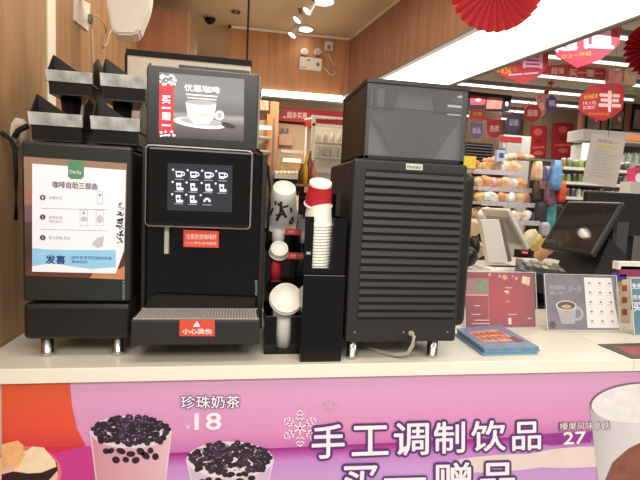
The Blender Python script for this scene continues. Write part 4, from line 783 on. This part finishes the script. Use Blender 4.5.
# receipt printer / keypad box
kp = thing('card_terminal', A(548, 285, .86), 'dark keypad box with printed labels on its sloping top, before the black till', 'card terminal')
q0, q1 = A(516, 268, .82), A(588, 280, .70)
m_ = MB().m(K['black']).prism([A(516, 258, .98), A(521, 270, .76), A(578, 282, .72), A(592, 270, .92)], (0, 0, -.09)); m_.build('body', kp)
tp = [A(517, 257.2, .975), A(523, 267.5, .77), A(577, 277.5, .735), A(560, 262, .95)]
def kat(u, v): a = tp[0].lerp(tp[3], u); b = tp[1].lerp(tp[2], u); return a.lerp(b, v) + Vector((0, 0, .004))
m_ = MB(); 
for i in range(5):
    for j in range(2): m_.m(mat(f'label_{(i + j) % 3}', [(190, 184, 150), (110, 120, 90), (150, 130, 120)][(i + j) % 3], .5, var=.2)).face([kat(.1 + i * .16, .2 + j * .35), kat(.22 + i * .16, .2 + j * .35), kat(.22 + i * .16, .45 + j * .35), kat(.1 + i * .16, .45 + j * .35)])
m_.build('label', kp)
# white till seen from behind
Mw = posed((1.552, 1.307, 1.338), -91, -33.3)
wt = thing('till', (1.5, 1.3, zk), 'white till seen from behind, leaning on a slab stand beside the louvred machine', 'till')
o = MB().m(K['white']).box((-.155, -.13, -.0), (.155, .13, .022), .008, Mw).build('screen_frame', wt)
MB().m(mat('till_back_grey', (176, 168, 160), .5)).box((-.12, -.10, .022), (.13, .085, .026), .003, Mw).build('back_panel', o)
m_ = MB().m(K['white']).prism([A(481, 220, 1.15), A(499, 219.5, 1.15), A(508, 262, 1.15), A(489, 262, 1.15)], (.0, .04, 0)).m(K['grey']).prism([A(499.2, 219.5, 1.15), A(502, 219, 1.2), A(512, 261, 1.2), A(508.2, 262, 1.15)], (.0, .03, 0)); m_.build('slab_stand', wt)
m_ = MB().m(K['white']).box((A(478, 262, 1.1).x, 1.05, zk), (A(516, 262, 1.1).x, 1.3, zk + .012), .004); m_.build('base', wt)
m_ = MB(); pbox(m_, 519, 250, 530, 258, 1.1, .05, K['black'], .003); flat(m_, PY(1.1), [(522, 251.5), (527.5, 252), (527.5, 253.5), (522, 253)], mat('led_red', (255, 60, 70), .4, emit=2.5), .002); one('card_scanner', m_, 'small black scanner with a red light under the white till', 'scanner')
m_ = MB().m(K['black']).blob(A(466, 257, 1.05), (.06, .05, .06), 4, .1).blob(A(474, 246, 1.12), (.03, .04, .06), 5, .1); one('black_bag', m_, 'black cloth bag between the louvred machine and the white till', 'bag')
for i, (x, y, c) in enumerate(((470, 228, (226, 200, 160)), (462, 240, (236, 222, 200)), (474, 250, (230, 214, 190)))):
    q = A(x, y, 1.55); m_ = MB().m(mat(f'bread_bag_{i}', c, .4, var=.25, scale=14)).blob(q, (.07, .05, .06), i, .12); 
    one('bread_bag', m_, ['tan bread bag on top of the pile', 'pale bread bag at the left of the pile', 'cream bread bag at the bottom of the pile'][i] + ' left of the white till', 'bread bag')
q = A(468, 262, 1.55); m_ = MB().m(K['cream']).box((q.x - .12, 1.46, 0), (q.x + .12, 1.66, q.z)); one('bread_table', m_, 'narrow pale stand under the bread bags left of the white till', 'stand')
for i, (x, y, c) in enumerate(((536, 242, (228, 196, 110)), (541, 252, (222, 170, 120)), (531, 238, (236, 216, 180)), (546, 247, (200, 130, 90)))):
    q = A(x, y, 1.5); m_ = MB().m(mat(f'snack_{i}', c, .35, var=.3, scale=22)).blob(q, (.05, .04, .06), i + 9, .16)
    one('snack_bag', m_, ['yellow', 'orange tan', 'cream', 'brown'][i] + ' snack bag heaped between the two tills', 'snack bag')
m_ = MB().m(K['cream']).box((1.7, 1.45, .0), (2.15, 1.7, A(540, 262, 1.5).z)); one('snack_bin', m_, 'pale bin under the snack bags between the tills', 'bin')
m_ = MB().m(K['paper']).box((1.30, 1.0, zk), (1.45, 1.1, zk + .006)).box((1.34, 1.02, zk + .006), (1.5, 1.12, zk + .012)); one('paper_pile', m_, 'loose white papers on the till counter left of the scanner', 'paper')
# hanging notice
Mh = posed((2.181, 1.33, 1.76), -10.1, 3.4, -7.8)
hn = thing('hanging_notice', (2.18, 1.33, 1.6), 'white printed notice sheet hung by a string above the dark till', 'notice')
m_ = MB().m(mat('notice_paper', (206, 196, 186), .5, var=.03)).box((-.105, -.1485, -.001), (.105, .1485, .001), 0, Mh); o = m_.build('sheet', hn)
Ch = Card(Mh, .21, .297); m_ = MB(); flat(m_, Ch, rc(.2, .18, .8, .24), mat('notice_gold', (206, 196, 120), .5), .002); text(m_, '温馨提示', Ch, (.2, .08), (.8, .08), (.2, .14), gy, .002)
R = random.Random(2)
for i in range(9): text(m_, '本店商品如有疑问请咨询'[:R.randint(6, 11)], Ch, (.15, .3 + i * .065), (.15 + R.uniform(.4, .7), .3 + i * .065), (.15, .325 + i * .065), gy, .002)
m_.build('lettering', o)
m_ = MB().m(K['grey']).cyl(Ch.at(.5, 0.01), Ch.at(.5, 0) + Vector((0, 0, 3.15 - Ch.at(.5, 0).z)), .002, n=6); m_.build('string', hn)
# ================================================================ SHOP
R = random.Random(11)
goods = [mat(f'goods_{i}', c, .35, var=.25, scale=18) for i, c in enumerate([(232, 196, 150), (226, 160, 110), (238, 224, 200), (214, 120, 90), (240, 236, 228), (206, 180, 200), (190, 90, 90), (220, 190, 120), (150, 160, 110), (140, 160, 190)])]
dk_ = mat('shelf_dark_panel', (74, 58, 48), .6)  # dark brown board of the shelf backs
def bag_proto(mt, i):
    m_ = MB().m(mt); r = bmesh.ops.create_uvsphere(m_.bm, u_segments=12, v_segments=8, radius=1)
    for v in r['verts']:
        x, y, z = v.co; e = abs(z) ** 1.5; w = 1 - .5 * e
        v.co = Vector((x * .085 * (abs(x) ** -.25 if abs(x) > .01 else 1) * .9, y * .05 * w, z * .055 + .055)) + Vector([R.uniform(-.004, .004) for _ in range(3)])
    for f in m_.bm.faces: f.material_index = m_.mi; f.smooth = True
    return m_
bag_src = {}
def put_bag(mi, loc, rot, sc_, label, group, name='snack_bag', cat='snack bag'):
    if mi not in bag_src:
        o = bag_proto(goods[mi], mi).build(name); bag_src[mi] = o
    else: o = bag_src[mi].copy(); COL.objects.link(o)
    o.name = name; o.location = loc; o.rotation_euler = rot; o.scale = (sc_, sc_, sc_); tag(o, label, cat, group); return o
# gondola left: shelves fitted at four measured heights
GYs = 3.3
gx0, gx1 = A(478, 190, GYs).x, A(531, 195, GYs).x
gs = thing('shop_shelf', ((gx0 + gx1) / 2, GYs + .3, 0), 'stepped shop shelf of snack bags behind the white till', 'shelf')
lv = [(A(505, 171, GYs + .12).z, GYs + .12, 'top'), (A(505, 187.5, GYs).z, GYs, 'second'), (A(505, 202, GYs - .08).z, GYs - .08, 'third'), (A(505, 220, GYs - .18).z, GYs - .18, 'bottom')]
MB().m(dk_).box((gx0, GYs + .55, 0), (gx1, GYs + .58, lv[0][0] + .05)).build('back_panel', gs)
for x in (gx0, gx1 - .03): MB().m(K['silver']).box((x, GYs + .5, 0), (x + .03, GYs + .56, lv[0][0] + .12)).build('upright', gs)
MB().m(K['grey']).box((gx0, GYs - .2, 0), (gx1, GYs + .5, .5)).build('plinth', gs)
for z, y, nm in lv:
    o = MB().m(K['white']).box((gx0, y, z - .035), (gx1, GYs + .55, z)).build('shelf_board', gs)
    MB().m(mat('price_rail', (196, 190, 196), .4, var=.2, scale=60)).box((gx0, y - .008, z - .045), (gx1, y, z + .004)).build('price_rail', o)
    n = 12
    for i in range(n):
        for d in range(2):
            put_bag(R.choice([0, 0, 1, 2, 4, 4, 5, 7] if nm != 'top' else [0, 1, 1, 3, 7, 2]), (gx0 + .07 + (gx1 - gx0 - .14) * i / (n - 1), y + .09 + d * .16, z + .002 + (.05 * (i / n) if nm == 'top' and d else 0)), (R.uniform(-.3, .1), R.uniform(-.7, .7), R.uniform(-.8, .8)), R.uniform(.75, 1.1), f'puffy snack bag on the {nm} step of the shelf behind the white till', f'snack bags on the {nm} step')
z = lv[0][0]
for i in range(12): put_bag(R.choice([0, 1, 7, 2]), (gx0 + .26 + .05 * i, GYs + .34, z + .07 + .012 * min(i, 6)), (R.uniform(-.3, .3), 0, R.uniform(-.6, .6)), .7, 'orange snack bag heaped above the top step of the shelf', 'snack bags heaped on top')
m_ = MB(); pbox(m_, 497, 150, 505, 161, GYs + .1, .05, mat('price_card_blue', (190, 200, 224), .4)); flat(m_, PY(GYs + .1), [(499, 153), (503.5, 153), (503.5, 158), (499, 158)], mat('price_card_ink', (60, 90, 150), .4), .003); pbox(m_, 500, 160, 502, 172, GYs + .12, .02, K['silver']); one('price_card', m_, 'white and blue price card standing on the top shelf step', 'card')
# stall of hanging goods between shelves
hs = thing('hanging_rack', A(553, 260, 3.1), 'dark rack of hanging goods between the two shop shelves', 'rack')
m_ = MB(); pbox(m_, 530, 158, 557, 262, 3.45, .05, mat('rack_dark', (46, 42, 44), .6, var=.3)); m_.build('back_panel', hs); m_ = MB(); pbox(m_, 531, 159, 557, 161, 3.1, .03, K['grey']); m_.build('rail', hs)
items = [(533, 161, 541, 180, (226, 190, 150), 'peach'), (538, 166, 545, 180, (90, 110, 160), 'slate blue'), (541, 166, 550, 189, (216, 160, 170), 'pink'), (535, 178, 541, 200, (110, 104, 90), 'olive grey'), (551, 160, 560, 190, (110, 160, 206), 'sky blue'), (546, 176, 553, 205, (150, 110, 130), 'mauve'), (545, 195, 554, 232, (90, 170, 176), 'teal'), (551, 180, 559, 196, (28, 26, 32), 'black'), (558, 181, 564, 202, (220, 84, 50), 'bright orange'), (536, 202, 545, 222, (60, 54, 60), 'charcoal'), (530, 212, 540, 232, (80, 76, 110), 'dim violet'), (553, 204, 562, 220, (44, 44, 50), 'inky'), (540, 222, 548, 236, (186, 180, 190), 'pale grey')]
for i, (x0, y0, x1, y1, c, nm) in enumerate(items):
    Y = 3.12 + (i % 4) * .05; a, b = A(x0, (y0 + y1) / 2, Y), A(x1, (y0 + y1) / 2, Y); h_ = A((x0 + x1) / 2, y0, Y).z - A((x0 + x1) / 2, y1, Y).z
    m_ = MB().m(mat(f'cloth_{i}', c, .6, var=.3, scale=14)); r = bmesh.ops.create_cube(m_.bm, size=1); bmesh.ops.subdivide_edges(m_.bm, edges=m_.bm.edges[:], cuts=4, use_grid_fill=True)
    for v in m_.bm.verts:
        k = 1 - .35 * max(0, v.co.z * 2) ** 2; v.co = Vector(((a.x + b.x) / 2 + v.co.x * (b.x - a.x) * k + R.uniform(-.004, .004), Y + v.co.y * .07 * k, (a.z + v.co.z * h_)))
    for f in m_.bm.faces: f.material_index = 0; f.smooth = True
    one('hanging_pouch', m_, f'{nm} pouch hanging on the dark rack between the shop shelves', 'pouch')
# second shelf behind the notice
GY2 = 3.3
sx0_, sx1_ = A(562, 190, GY2).x, A(632, 195, GY2).x
s2 = thing('shop_shelf', ((sx0_ + sx1_) / 2, GY2 + .3, 0), 'shop shelf of green jars and boxes behind the hanging notice', 'shelf')
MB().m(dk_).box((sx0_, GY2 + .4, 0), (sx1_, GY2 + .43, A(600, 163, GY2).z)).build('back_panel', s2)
MB().m(K['silver']).box((sx1_ - .04, GY2, 0), (sx1_, GY2 + .04, A(600, 160, GY2).z)).build('upright', s2)
for k, (y, nm) in enumerate(((168, 'top'), (182.5, 'second'), (197.5, 'third'))):
    z = A(590, y, GY2).z; o = MB().m(K['white']).box((sx0_, GY2, z - .03), (sx1_, GY2 + .4, z)).build('shelf_board', s2)
    for i in range(12):
        x = sx0_ + .04 + i * (sx1_ - sx0_ - .08) / 11; c = R.choice([(150, 160, 90), (110, 130, 70), (190, 180, 150), (70, 90, 60), (160, 110, 80), (60, 56, 70)] if k < 2 else [(90, 80, 90), (200, 190, 180), (120, 90, 80)])
        h_ = R.uniform(.06, .085); m_ = MB().m(mat(f'jar_{c[0]}', c, .3, var=.2, scale=30)).lathe([(0, 0), (.026, 0), (.028, .01), (.028, h_), (.02, h_ + .008)], None, 12); m_.m(K['white']).lathe([(.022, h_ + .006), (.022, h_ + .02), (0, h_ + .02)], None, 12)
        bmesh.ops.translate(m_.bm, verts=m_.bm.verts, vec=(x, GY2 + .07, z)); one('jar', m_, f'small capped jar on the {nm} shelf behind the hanging notice', 'jar', f'jars on the {nm} shelf')
# tall lit cooler behind the notice and white shelf canopy
wc_ = thing('open_cooler', A(612, 170, 4.2), 'long white open cooler with lit header behind the hanging notice', 'cooler')
m_ = MB(); pbox(m_, 583, 132.5, 680, 143, 4.2, .3, K['white']); m_.build('canopy', wc_); m_ = MB(); pbox(m_, 583, 143, 589, 235, 4.25, .3, K['white']); pbox(m_, 583, 143, 700, 235, 4.6, .05, mat('cooler_dark', (72, 72, 60), .5, var=.2)); m_.build('case', wc_)
m_ = MB(); pbox(m_, 628, 137, 670, 141.5, 4.17, .03, mat('cooler_orange', (240, 150, 80), .5, emit=.4)); m_.build('header_panel', wc_); m_ = MB(); pbox(m_, 583, 143, 590, 165, 4.19, .03, mat('cooler_strip', (250, 250, 240), .5, emit=1)); m_.build('light_strip', wc_)
for i in range(8):
    q = A(622 + i * 3.6, 165, 4.15); m_ = MB().m(mat(f'carton_{i % 2}', [(226, 222, 214), (150, 180, 160)][i % 2], .4, var=.1)).box((q.x - .025, q.y, q.z), (q.x + .025, q.y + .05, q.z + .12)).prism([(q.x - .025, q.y, q.z + .12), (q.x + .025, q.y, q.z + .12), (q.x + .01, q.y + .025, q.z + .16), (q.x - .01, q.y + .025, q.z + .16)], (0, .01, 0)); one('drink_carton', m_, 'small white or pale green carton in the open cooler', 'carton', 'cartons in the open cooler')
m_ = MB(); pbox(m_, 618, 165, 700, 167, 4.1, .4, K['white']); m_.build('shelf', wc_)
m_ = MB(); pbox(m_, 635, 168, 650, 190, 2.6, .1, mat('magenta_box', (206, 60, 110), .4, var=.2)); flat(m_, PY(2.6), ell(639, 178, 4, 5, 14), W_, .003); pbox(m_, 630, 182, 650, 196, 2.58, .12, K['cream']); one('gift_box', m_, 'magenta box with a white round mark at the right edge', 'box')
m_ = MB().m(K['grey']).box((A(628, 200, 2.5).x, 2.45, 0), (3.6, 2.9, A(640, 196, 2.58).z)); one('display_plinth', m_, 'grey plinth under the magenta box at the right edge', 'plinth')
# framed doors at the upper right
wd = thing('framed_cabinet', A(610, 134, 5.4), 'brown wooden cabinet with framed glass doors at the upper right of the shop', 'cabinet')
m_ = MB(); pbox(m_, 583, 88, 680, 132.5, 5.4, .1, mat('cabinet_brown', (150, 96, 66), .5, kind='wood')); m_.build('body', wd)
for x in (586, 609, 632): 
    m_ = MB(); pbox(m_, x + 1, 97, x + 16, 131, 5.37, .03, K['void']); o = m_.build('door', wd); m_ = MB(); pbox(m_, x + 2.5, 110, x + 14, 129, 5.36, .01, mat('pane_goods', (126, 120, 104), .3, var=.4, scale=9)); m_.build('pane', o); m_ = MB(); flat(m_, PY(5.36), ell(x + 9, 119.5, 3.5, 5, 12), mat('pane_red', (180, 70, 84), .4), .004); flat(m_, PY(5.36), ell(x + 10, 119, 1.6, 3, 10), mat('pane_pale', (216, 180, 170), .4), .008); m_.build('sticker', o)
# posters on the pillar
for i, (x0, y0, x1, y1) in enumerate(((529, 125, 547.5, 158), (551.5, 122.5, 574, 159))):
    t = thing('wall_poster', A((x0 + x1) / 2, y1, 6.1), ['left and narrower', 'right and wider'][i] + ' red festive poster on the beige shop wall', 'poster')
    Pq = PY(6.1); m_ = MB(); flat(m_, Pq, [(x0 + 2, y0), (x1, y0 + 1), (x1 - 1.5, y1), (x0, y1)], K['red'], 0, .02); o = m_.build('panel', t)
    m_ = MB(); pr = mat('poster_glow_print', (220, 110, 96), .5, var=.2); xm = (x0 + x1) / 2
    flat(m_, Pq, ell(xm, y0 + 7, 4.5, 3.5, 14), pr, .003); flat(m_, Pq, ell(xm, y0 + 16, 3, 2.4, 10), mat('poster_dark_print', (140, 24, 36), .5), .003); flat(m_, Pq, [(x0 + 3, y0 + 22), (x1 - 3, y0 + 21), (x1 - 3, y0 + 23), (x0 + 3, y0 + 24)], pr, .003); flat(m_, Pq, ell(xm, y0 + 28, 5, 2.2, 12), pr, .003); m_.build('print', o)
# white cooler with red header
ck = thing('freezer_cabinet', A(505, 165, 5.6), 'white freezer cabinet with a red header left of the red posters', 'freezer')
m_ = MB(); pbox(m_, 497, 135, 524, 312, 5.75, .3, K['white']); m_.build('body', ck); m_ = MB(); pbox(m_, 498, 136.5, 522, 142, 5.73, .02, K['red']); m_.build('header', ck); m_ = MB(); pbox(m_, 506, 143, 521, 165, 5.72, .03, mat('freezer_glass', (200, 196, 190), .3, var=.15)); pbox(m_, 499, 148, 505, 158, 5.71, .03, mat('freezer_blue', (90, 110, 170), .4)); m_.build('door', ck)
# wooden cabinet and black menu boards
bb = thing('menu_board', A(488, 112, 5.3), 'black menu board with a pink printed corner under the shop ceiling', 'menu board')
m_ = MB(); flat(m_, PY(5.3), [(468, 91), (512, 95.5), (509.5, 111), (468, 110)], K['void'], 0, .05); o = m_.build('board', bb)
m_ = MB(); flat(m_, PY(5.3), [(470, 95), (486, 97), (485, 105), (470, 105)], mat('board_pink', (150, 40, 70), .5, var=.2), .005); flat(m_, PY(5.3), [(487, 97), (503, 98), (501, 109), (486, 109)], mat('board_rose', (170, 100, 90), .5, var=.5, scale=8), .005); flat(m_, PY(5.3), ell(478, 100, 3, 1.6, 10), wr, .008); flat(m_, PY(5.3), ell(506.5, 104, 1.6, 2.5, 10), wr, .008); m_.build('print', o)
rk = thing('wooden_rack', A(480, 190, 5.4), 'dark wooden rack with wire fronts right of the smoked hopper', 'rack')
m_ = MB(); pbox(m_, 466, 110, 494, 318, 5.5, .15, mat('rack_wood', (110, 80, 58), .6, kind='wood')); pbox(m_, 466, 143, 492, 168, 5.45, .05, K['void']); m_.build('body', rk); m_ = MB()
for i in range(7): pbox(m_, 466, 145 + i * 3, 492, 145.6 + i * 3, 5.43, .01, K['grey'])
m_.build('wire_front', rk)
m_ = MB(); pbox(m_, 464, 156, 476, 168, 3.4, .05, mat('yellow_tag', (226, 206, 70), .5, var=.15)); one('sale_card', m_, 'yellow sale card beside the louvred machine', 'card')
# bunting
pn = [(470, 109, 485, 119, (206, 70, 60), 'rect', 'red and yellow'), (470, 122, 483, 139, (130, 110, 160), 'shield', 'lavender and white'), (487, 119, 502, 138, (196, 54, 50), 'shield', 'red, third from the left'), (506, 113, 521, 132, (100, 100, 140), 'round', 'slate blue and pink'), (524, 104, 541, 122, (200, 50, 50), 'round', 'red with white marks'), (546, 95, 557, 111.5, (90, 70, 150), 'round', 'violet topmost'), (537, 96, 546, 117, (224, 150, 140), 'shield', 'pale rose')]
st_ = [(460, 118), (478, 121), (490, 118), (504, 116), (520, 108), (533, 101), (545, 93), (560, 86)]
m_ = MB().m(K['redD']).tube([A(x, y, 4.6) for x, y in st_], .006, 6); bt_ = one('bunting_string', m_, 'dark string sagging across the shop above the snack shelf', 'string')
for i, (x0, y0, x1, y1, c, sh_, nm) in enumerate(pn):
    Pq = PY(4.55 + .01 * i); xm, ym, rx, ry = (x0 + x1) / 2, (y0 + y1) / 2, (x1 - x0) / 2, (y1 - y0) / 2
    pts = rc(x0, y0, x1, y1) if sh_ == 'rect' else (ell(xm, ym, rx, ry, 18) if sh_ == 'round' else [(x0, y0), (x1, y0 + 1)] + ell(xm, ym, rx, ry, 12, 0, 180))
    t = thing('bunting_pennant', Pq.at(xm, y1), nm + ' pennant hanging on the string above the snack shelf', 'pennant'); m_ = MB(); flat(m_, Pq, pts, mat(f'pennant_{i}', c, .5, var=.12), 0, .008); o = m_.build('card', t)
    m_ = MB(); pc_ = [mat('pennant_yellow', (236, 180, 80), .5), mat('pennant_white', (220, 214, 226), .5), wr][0 if i == 0 else (1 if i in (1, 3) else 2)]
    text(m_, ['特惠', '新品', '热卖', '促销', '超值', '福', '喜'][i], Pq, (xm - rx * .6, ym - ry * .35), (xm + rx * .6, ym - ry * .35), (xm - rx * .6, ym + ry * .35), pc_, .003, .03); m_.build('lettering', o)
# hanging red signs
def sign(name, Y, pts, mt, label, texts, cat='hanging sign'):
    Pq = PY(Y); cx_ = sum(p[0] for p in pts) / len(pts); t = thing(name, Pq.at(cx_, max(p[1] for p in pts)), label, cat)
    m_ = MB(); flat(m_, Pq, pts, mt, 0, .012); o = m_.build('panel', t); m_ = MB()
    for s, a, b, c, mm, bo in texts: text(m_, s, Pq, a, b, c, mm, .004, bo)
    m_.build('lettering', o)
    x0, x1 = sorted((min(p[0] for p in pts), max(p[0] for p in pts)))
    m_ = MB().m(K['grey'])
    for x in (x0 + (x1 - x0) * .3, x0 + (x1 - x0) * .7): q = Pq.at(x, min(p[1] for p in pts) + 3, -.006); m_.cyl(q, (q.x, q.y, 3.15), .003, n=6)
    m_.build('string', t); return t
lil = mat('sign_lilac', (222, 176, 214), .5); gold = mat('sign_gold', (232, 160, 50), .5); pkw = mat('sign_pink_white', (246, 196, 196), .5)
mr = mat('sign_magenta_red', (182, 34, 66), .5, var=.12, scale=5)
sign('hanging_sign', 3.4, [(494, 66), (520, 45), (549, 45), (548, 67), (541, 75), (523, 84.5), (503, 77), (496, 72)], mat('sign_red', (178, 26, 38), .5, var=.1, scale=5), 'red pointed hanging sign with orange figures, left of the big magenta red sign', [('7836', (497, 66), (511, 68.5), (497, 72.5), gold, .03), ('元', (512, 67), (516.5, 68), (512, 71), gold, 0), ('自', (523, 51), (542, 52), (523, 67.5), lil, .04), ('一一', (508, 74.5), (538, 72), (508, 76), lil, 0)])
sign('hanging_sign', 2.6, [(553, 40), (570, 20), (610, 20), (622, 25), (619, 45), (600, 60), (577, 68), (557, 56)], mr, 'large magenta red hanging sign with lilac letters under the light box', [('值', (580, 22), (613, 24), (580, 47.5), lil, .05), ('超', (556, 30), (577, 28), (556, 52), lil, .05), ('以上一件起', (561, 55), (591, 51.5), (561, 59), gold, .02)])
sign('hanging_sign', 3.6, [(580, 96), (590, 86.5), (600, 84), (619, 84), (625, 88), (623, 109), (613, 117), (603, 121), (588, 116), (578.5, 110)], mat('sign_red', (204, 30, 44)), 'red octagonal hanging sign with one large white character, right of the beige pillar', [('丰', (599, 91), (620, 92), (599, 111), pkw, .05), ('全场低至', (583.5, 95), (597.5, 93.5), (583.5, 99.5), gold, .03), ('10.1元', (583, 101.5), (596, 101), (583, 105), pkw, .02), ('买赠好', (582.5, 106), (595, 105.5), (582.5, 109.5), pkw, .01), ('欢迎选购享优惠', (588, 112.5), (609, 113), (588, 115), gold, .0)])
sign('hanging_banner', 3.9, [(545, 66), (570, 64), (606, 67), (606, 77.5), (570, 77), (545, 74)], mat('sign_coral', (210, 70, 72), .5, var=.1), 'long coral banner with white characters between two hanging red signs', [('超省', (551, 67.5), (564, 67.5), (551, 74), wr, .03), ('买一赠一', (569, 68.5), (603, 70), (569, 76), wr, .03)], 'banner')
# hanging product samples
for (x0, y0, x1, y1, c, lab) in ((609, 67, 623, 83.5, (220, 130, 130), 'pink printed cup sample hanging under the shop ceiling'), (624, 66, 637, 85, (196, 160, 130), 'brown and white printed packet hanging under the shop ceiling')):
    t = thing('hanging_sample', A((x0 + x1) / 2, y1, 3.7), lab, 'hanging sample'); m_ = MB(); pbox(m_, x0, y0 + 3, x1, y1, 3.7, .06, mat('sample_' + str(c[1]), c, .5, var=.3, scale=12), .01); m_.build('body', t); m_ = MB().m(K['white']).blob(A((x0 + x1) / 2, y0 + 3.5, 3.73), (.055, .03, .022), 2, .04); m_.build('top', t)
    q = A((x0 + x1) / 2, y0 + 3, 3.73); MB().m(K['grey']).cyl(q, (q.x, q.y, 3.15), .003, n=6).build('string', t)
m_ = MB(); pbox(m_, 622, 86, 660, 92, 4.4, .05, mat('leafy_green', (140, 160, 100), .5, var=.4, scale=16)); one('green_garland', m_, 'pale green strip garland above the framed cabinet', 'garland')
# small red lanterns
for (x, y, Y, lab) in ((551, 83, 4.3, 'small dark red lantern hanging between the tube lights and pennants'), (546.5, 92, 4.5, 'tiny red tassel lantern above the violet pennant')):
    q = A(x, y, Y); t = thing('paper_lantern', q, lab, 'lantern'); MB().m(K['redD']).blob(q, (.035, .035, .03), 1, .02, 2).cyl(q - Vector((0, 0, .08)), q, .006, n=6).build('shade', t); MB().m(K['grey']).cyl(q, (q.x, q.y, 3.15), .003, n=6).build('string', t)
# paper fans: pleated half and full discs
def fan(name, c, r, n_pl, label, nrm, mt, depth=.02):
    t = thing(name, c, label, 'paper fan'); n = nrm.normalized(); u = n.cross(Vector((0, 0, 1))).normalized(); v = u.cross(n); m_ = MB().m(mt); N2 = n_pl * 2
    inner = [m_.bm.verts.new(c + n * (depth * .3 * (1 if i % 2 else -1))+ (u * math.cos(2 * math.pi * i / N2) + v * math.sin(2 * math.pi * i / N2)) * r * .05) for i in range(N2)]
    outer = [m_.bm.verts.new(c + n * (depth * (1 if i % 2 else -1)) + (u * math.cos(2 * math.pi * i / N2) + v * math.sin(2 * math.pi * i / N2)) * r * (1 if i % 2 else .975)) for i in range(N2)]
    for i in range(N2): j = (i + 1) % N2; f = m_.bm.faces.new((inner[i], inner[j], outer[j], outer[i])); f.material_index = 0
    m_.build('pleated_disc', t, recalc=False); m_ = MB().m(mt).cyl(c - n * .012, c + n * .02, r * .09, n=16); m_.build('hub', t); m_ = MB().m(K['redD']).cyl(c + v * r * .9 , Vector((c.x, c.y, 2.885)) if c.x < 1.3 else Vector((c.x, c.y, 3.15)), .002, n=6); m_.build('string', t); return t
q = A(497, -16, .62); rr = (A(497, 32.5, .62) - q).length
fan('paper_fan', q, rr, 30, 'large red pleated paper fan hanging in front of the light box', Vector((-.3, -1, -.05)), K['redP'])
q = A(652, 49, 1.5); rr = (A(629, 49, 1.5) - q).length
fan('paper_fan', q, rr, 26, 'dark red pleated paper fan cut by the right edge', Vector((-.3, -1, 0)), K['redD'], .03)
# red goods strip just above the hopper, seen under the light box
m_ = MB(); flat(m_, PY(5.0), [(440, 86), (468, 80), (468, 90), (440, 90)], K['redD'], 0, .03); one('shelf_header', m_, 'dark red shelf header seen just above the smoked hopper', 'header')
# ================================================================ LIGHT
w = bpy.data.worlds.new('world'); bpy.context.scene.world = w; w.use_nodes = True
w.node_tree.nodes['Background'].inputs[0].default_value = (1, .93, .84, 1); w.node_tree.nodes['Background'].inputs[1].default_value = .42
def area(name, loc, size, power, col=(1, .92, .82), rot=(0, 0, 0)):
    l = bpy.data.lights.new(name, 'AREA'); l.shape = 'RECTANGLE'; l.size, l.size_y = size; l.energy = power; l.color = col
    o = bpy.data.objects.new(name, l); o.location = loc; o.rotation_euler = rot; COL.objects.link(o); return o
area('kiosk_ceiling_light', (0, -.6, 2.86), (1.6, .5), 20)
area('kiosk_ceiling_light', (.1, 1.2, 2.86), (.8, .8), 22, (1, .86, .68))
area('kitchen_ceiling_light', (.5, 4.3, 2.86), (1, .6), 26, (1, .88, .72))
area('shop_ceiling_light', (3.2, 5.2, 3.0), (3, 1.2), 60, (1, .96, .9))
area('shop_ceiling_light', (3.2, 2.5, 3.0), (3, 1.2), 60, (1, .96, .9))
area('shop_ceiling_light', (2.6, -.5, 3.0), (1.2, 1.5), 40, (1, .96, .9))
area('front_fill_light', (.3, -2.6, 2.9), (3, 1), 80, (1, .94, .87), (math.radians(35), 0, 0))  # unseen fill lamp, added in front to brighten the upright banner
sc = bpy.context.scene; sc.view_settings.view_transform = 'Standard'; sc.view_settings.look = 'None'; sc.view_settings.exposure = 0; sc.view_settings.gamma = 1
sc.cycles.max_bounces = 8; sc.cycles.transparent_max_bounces = 12
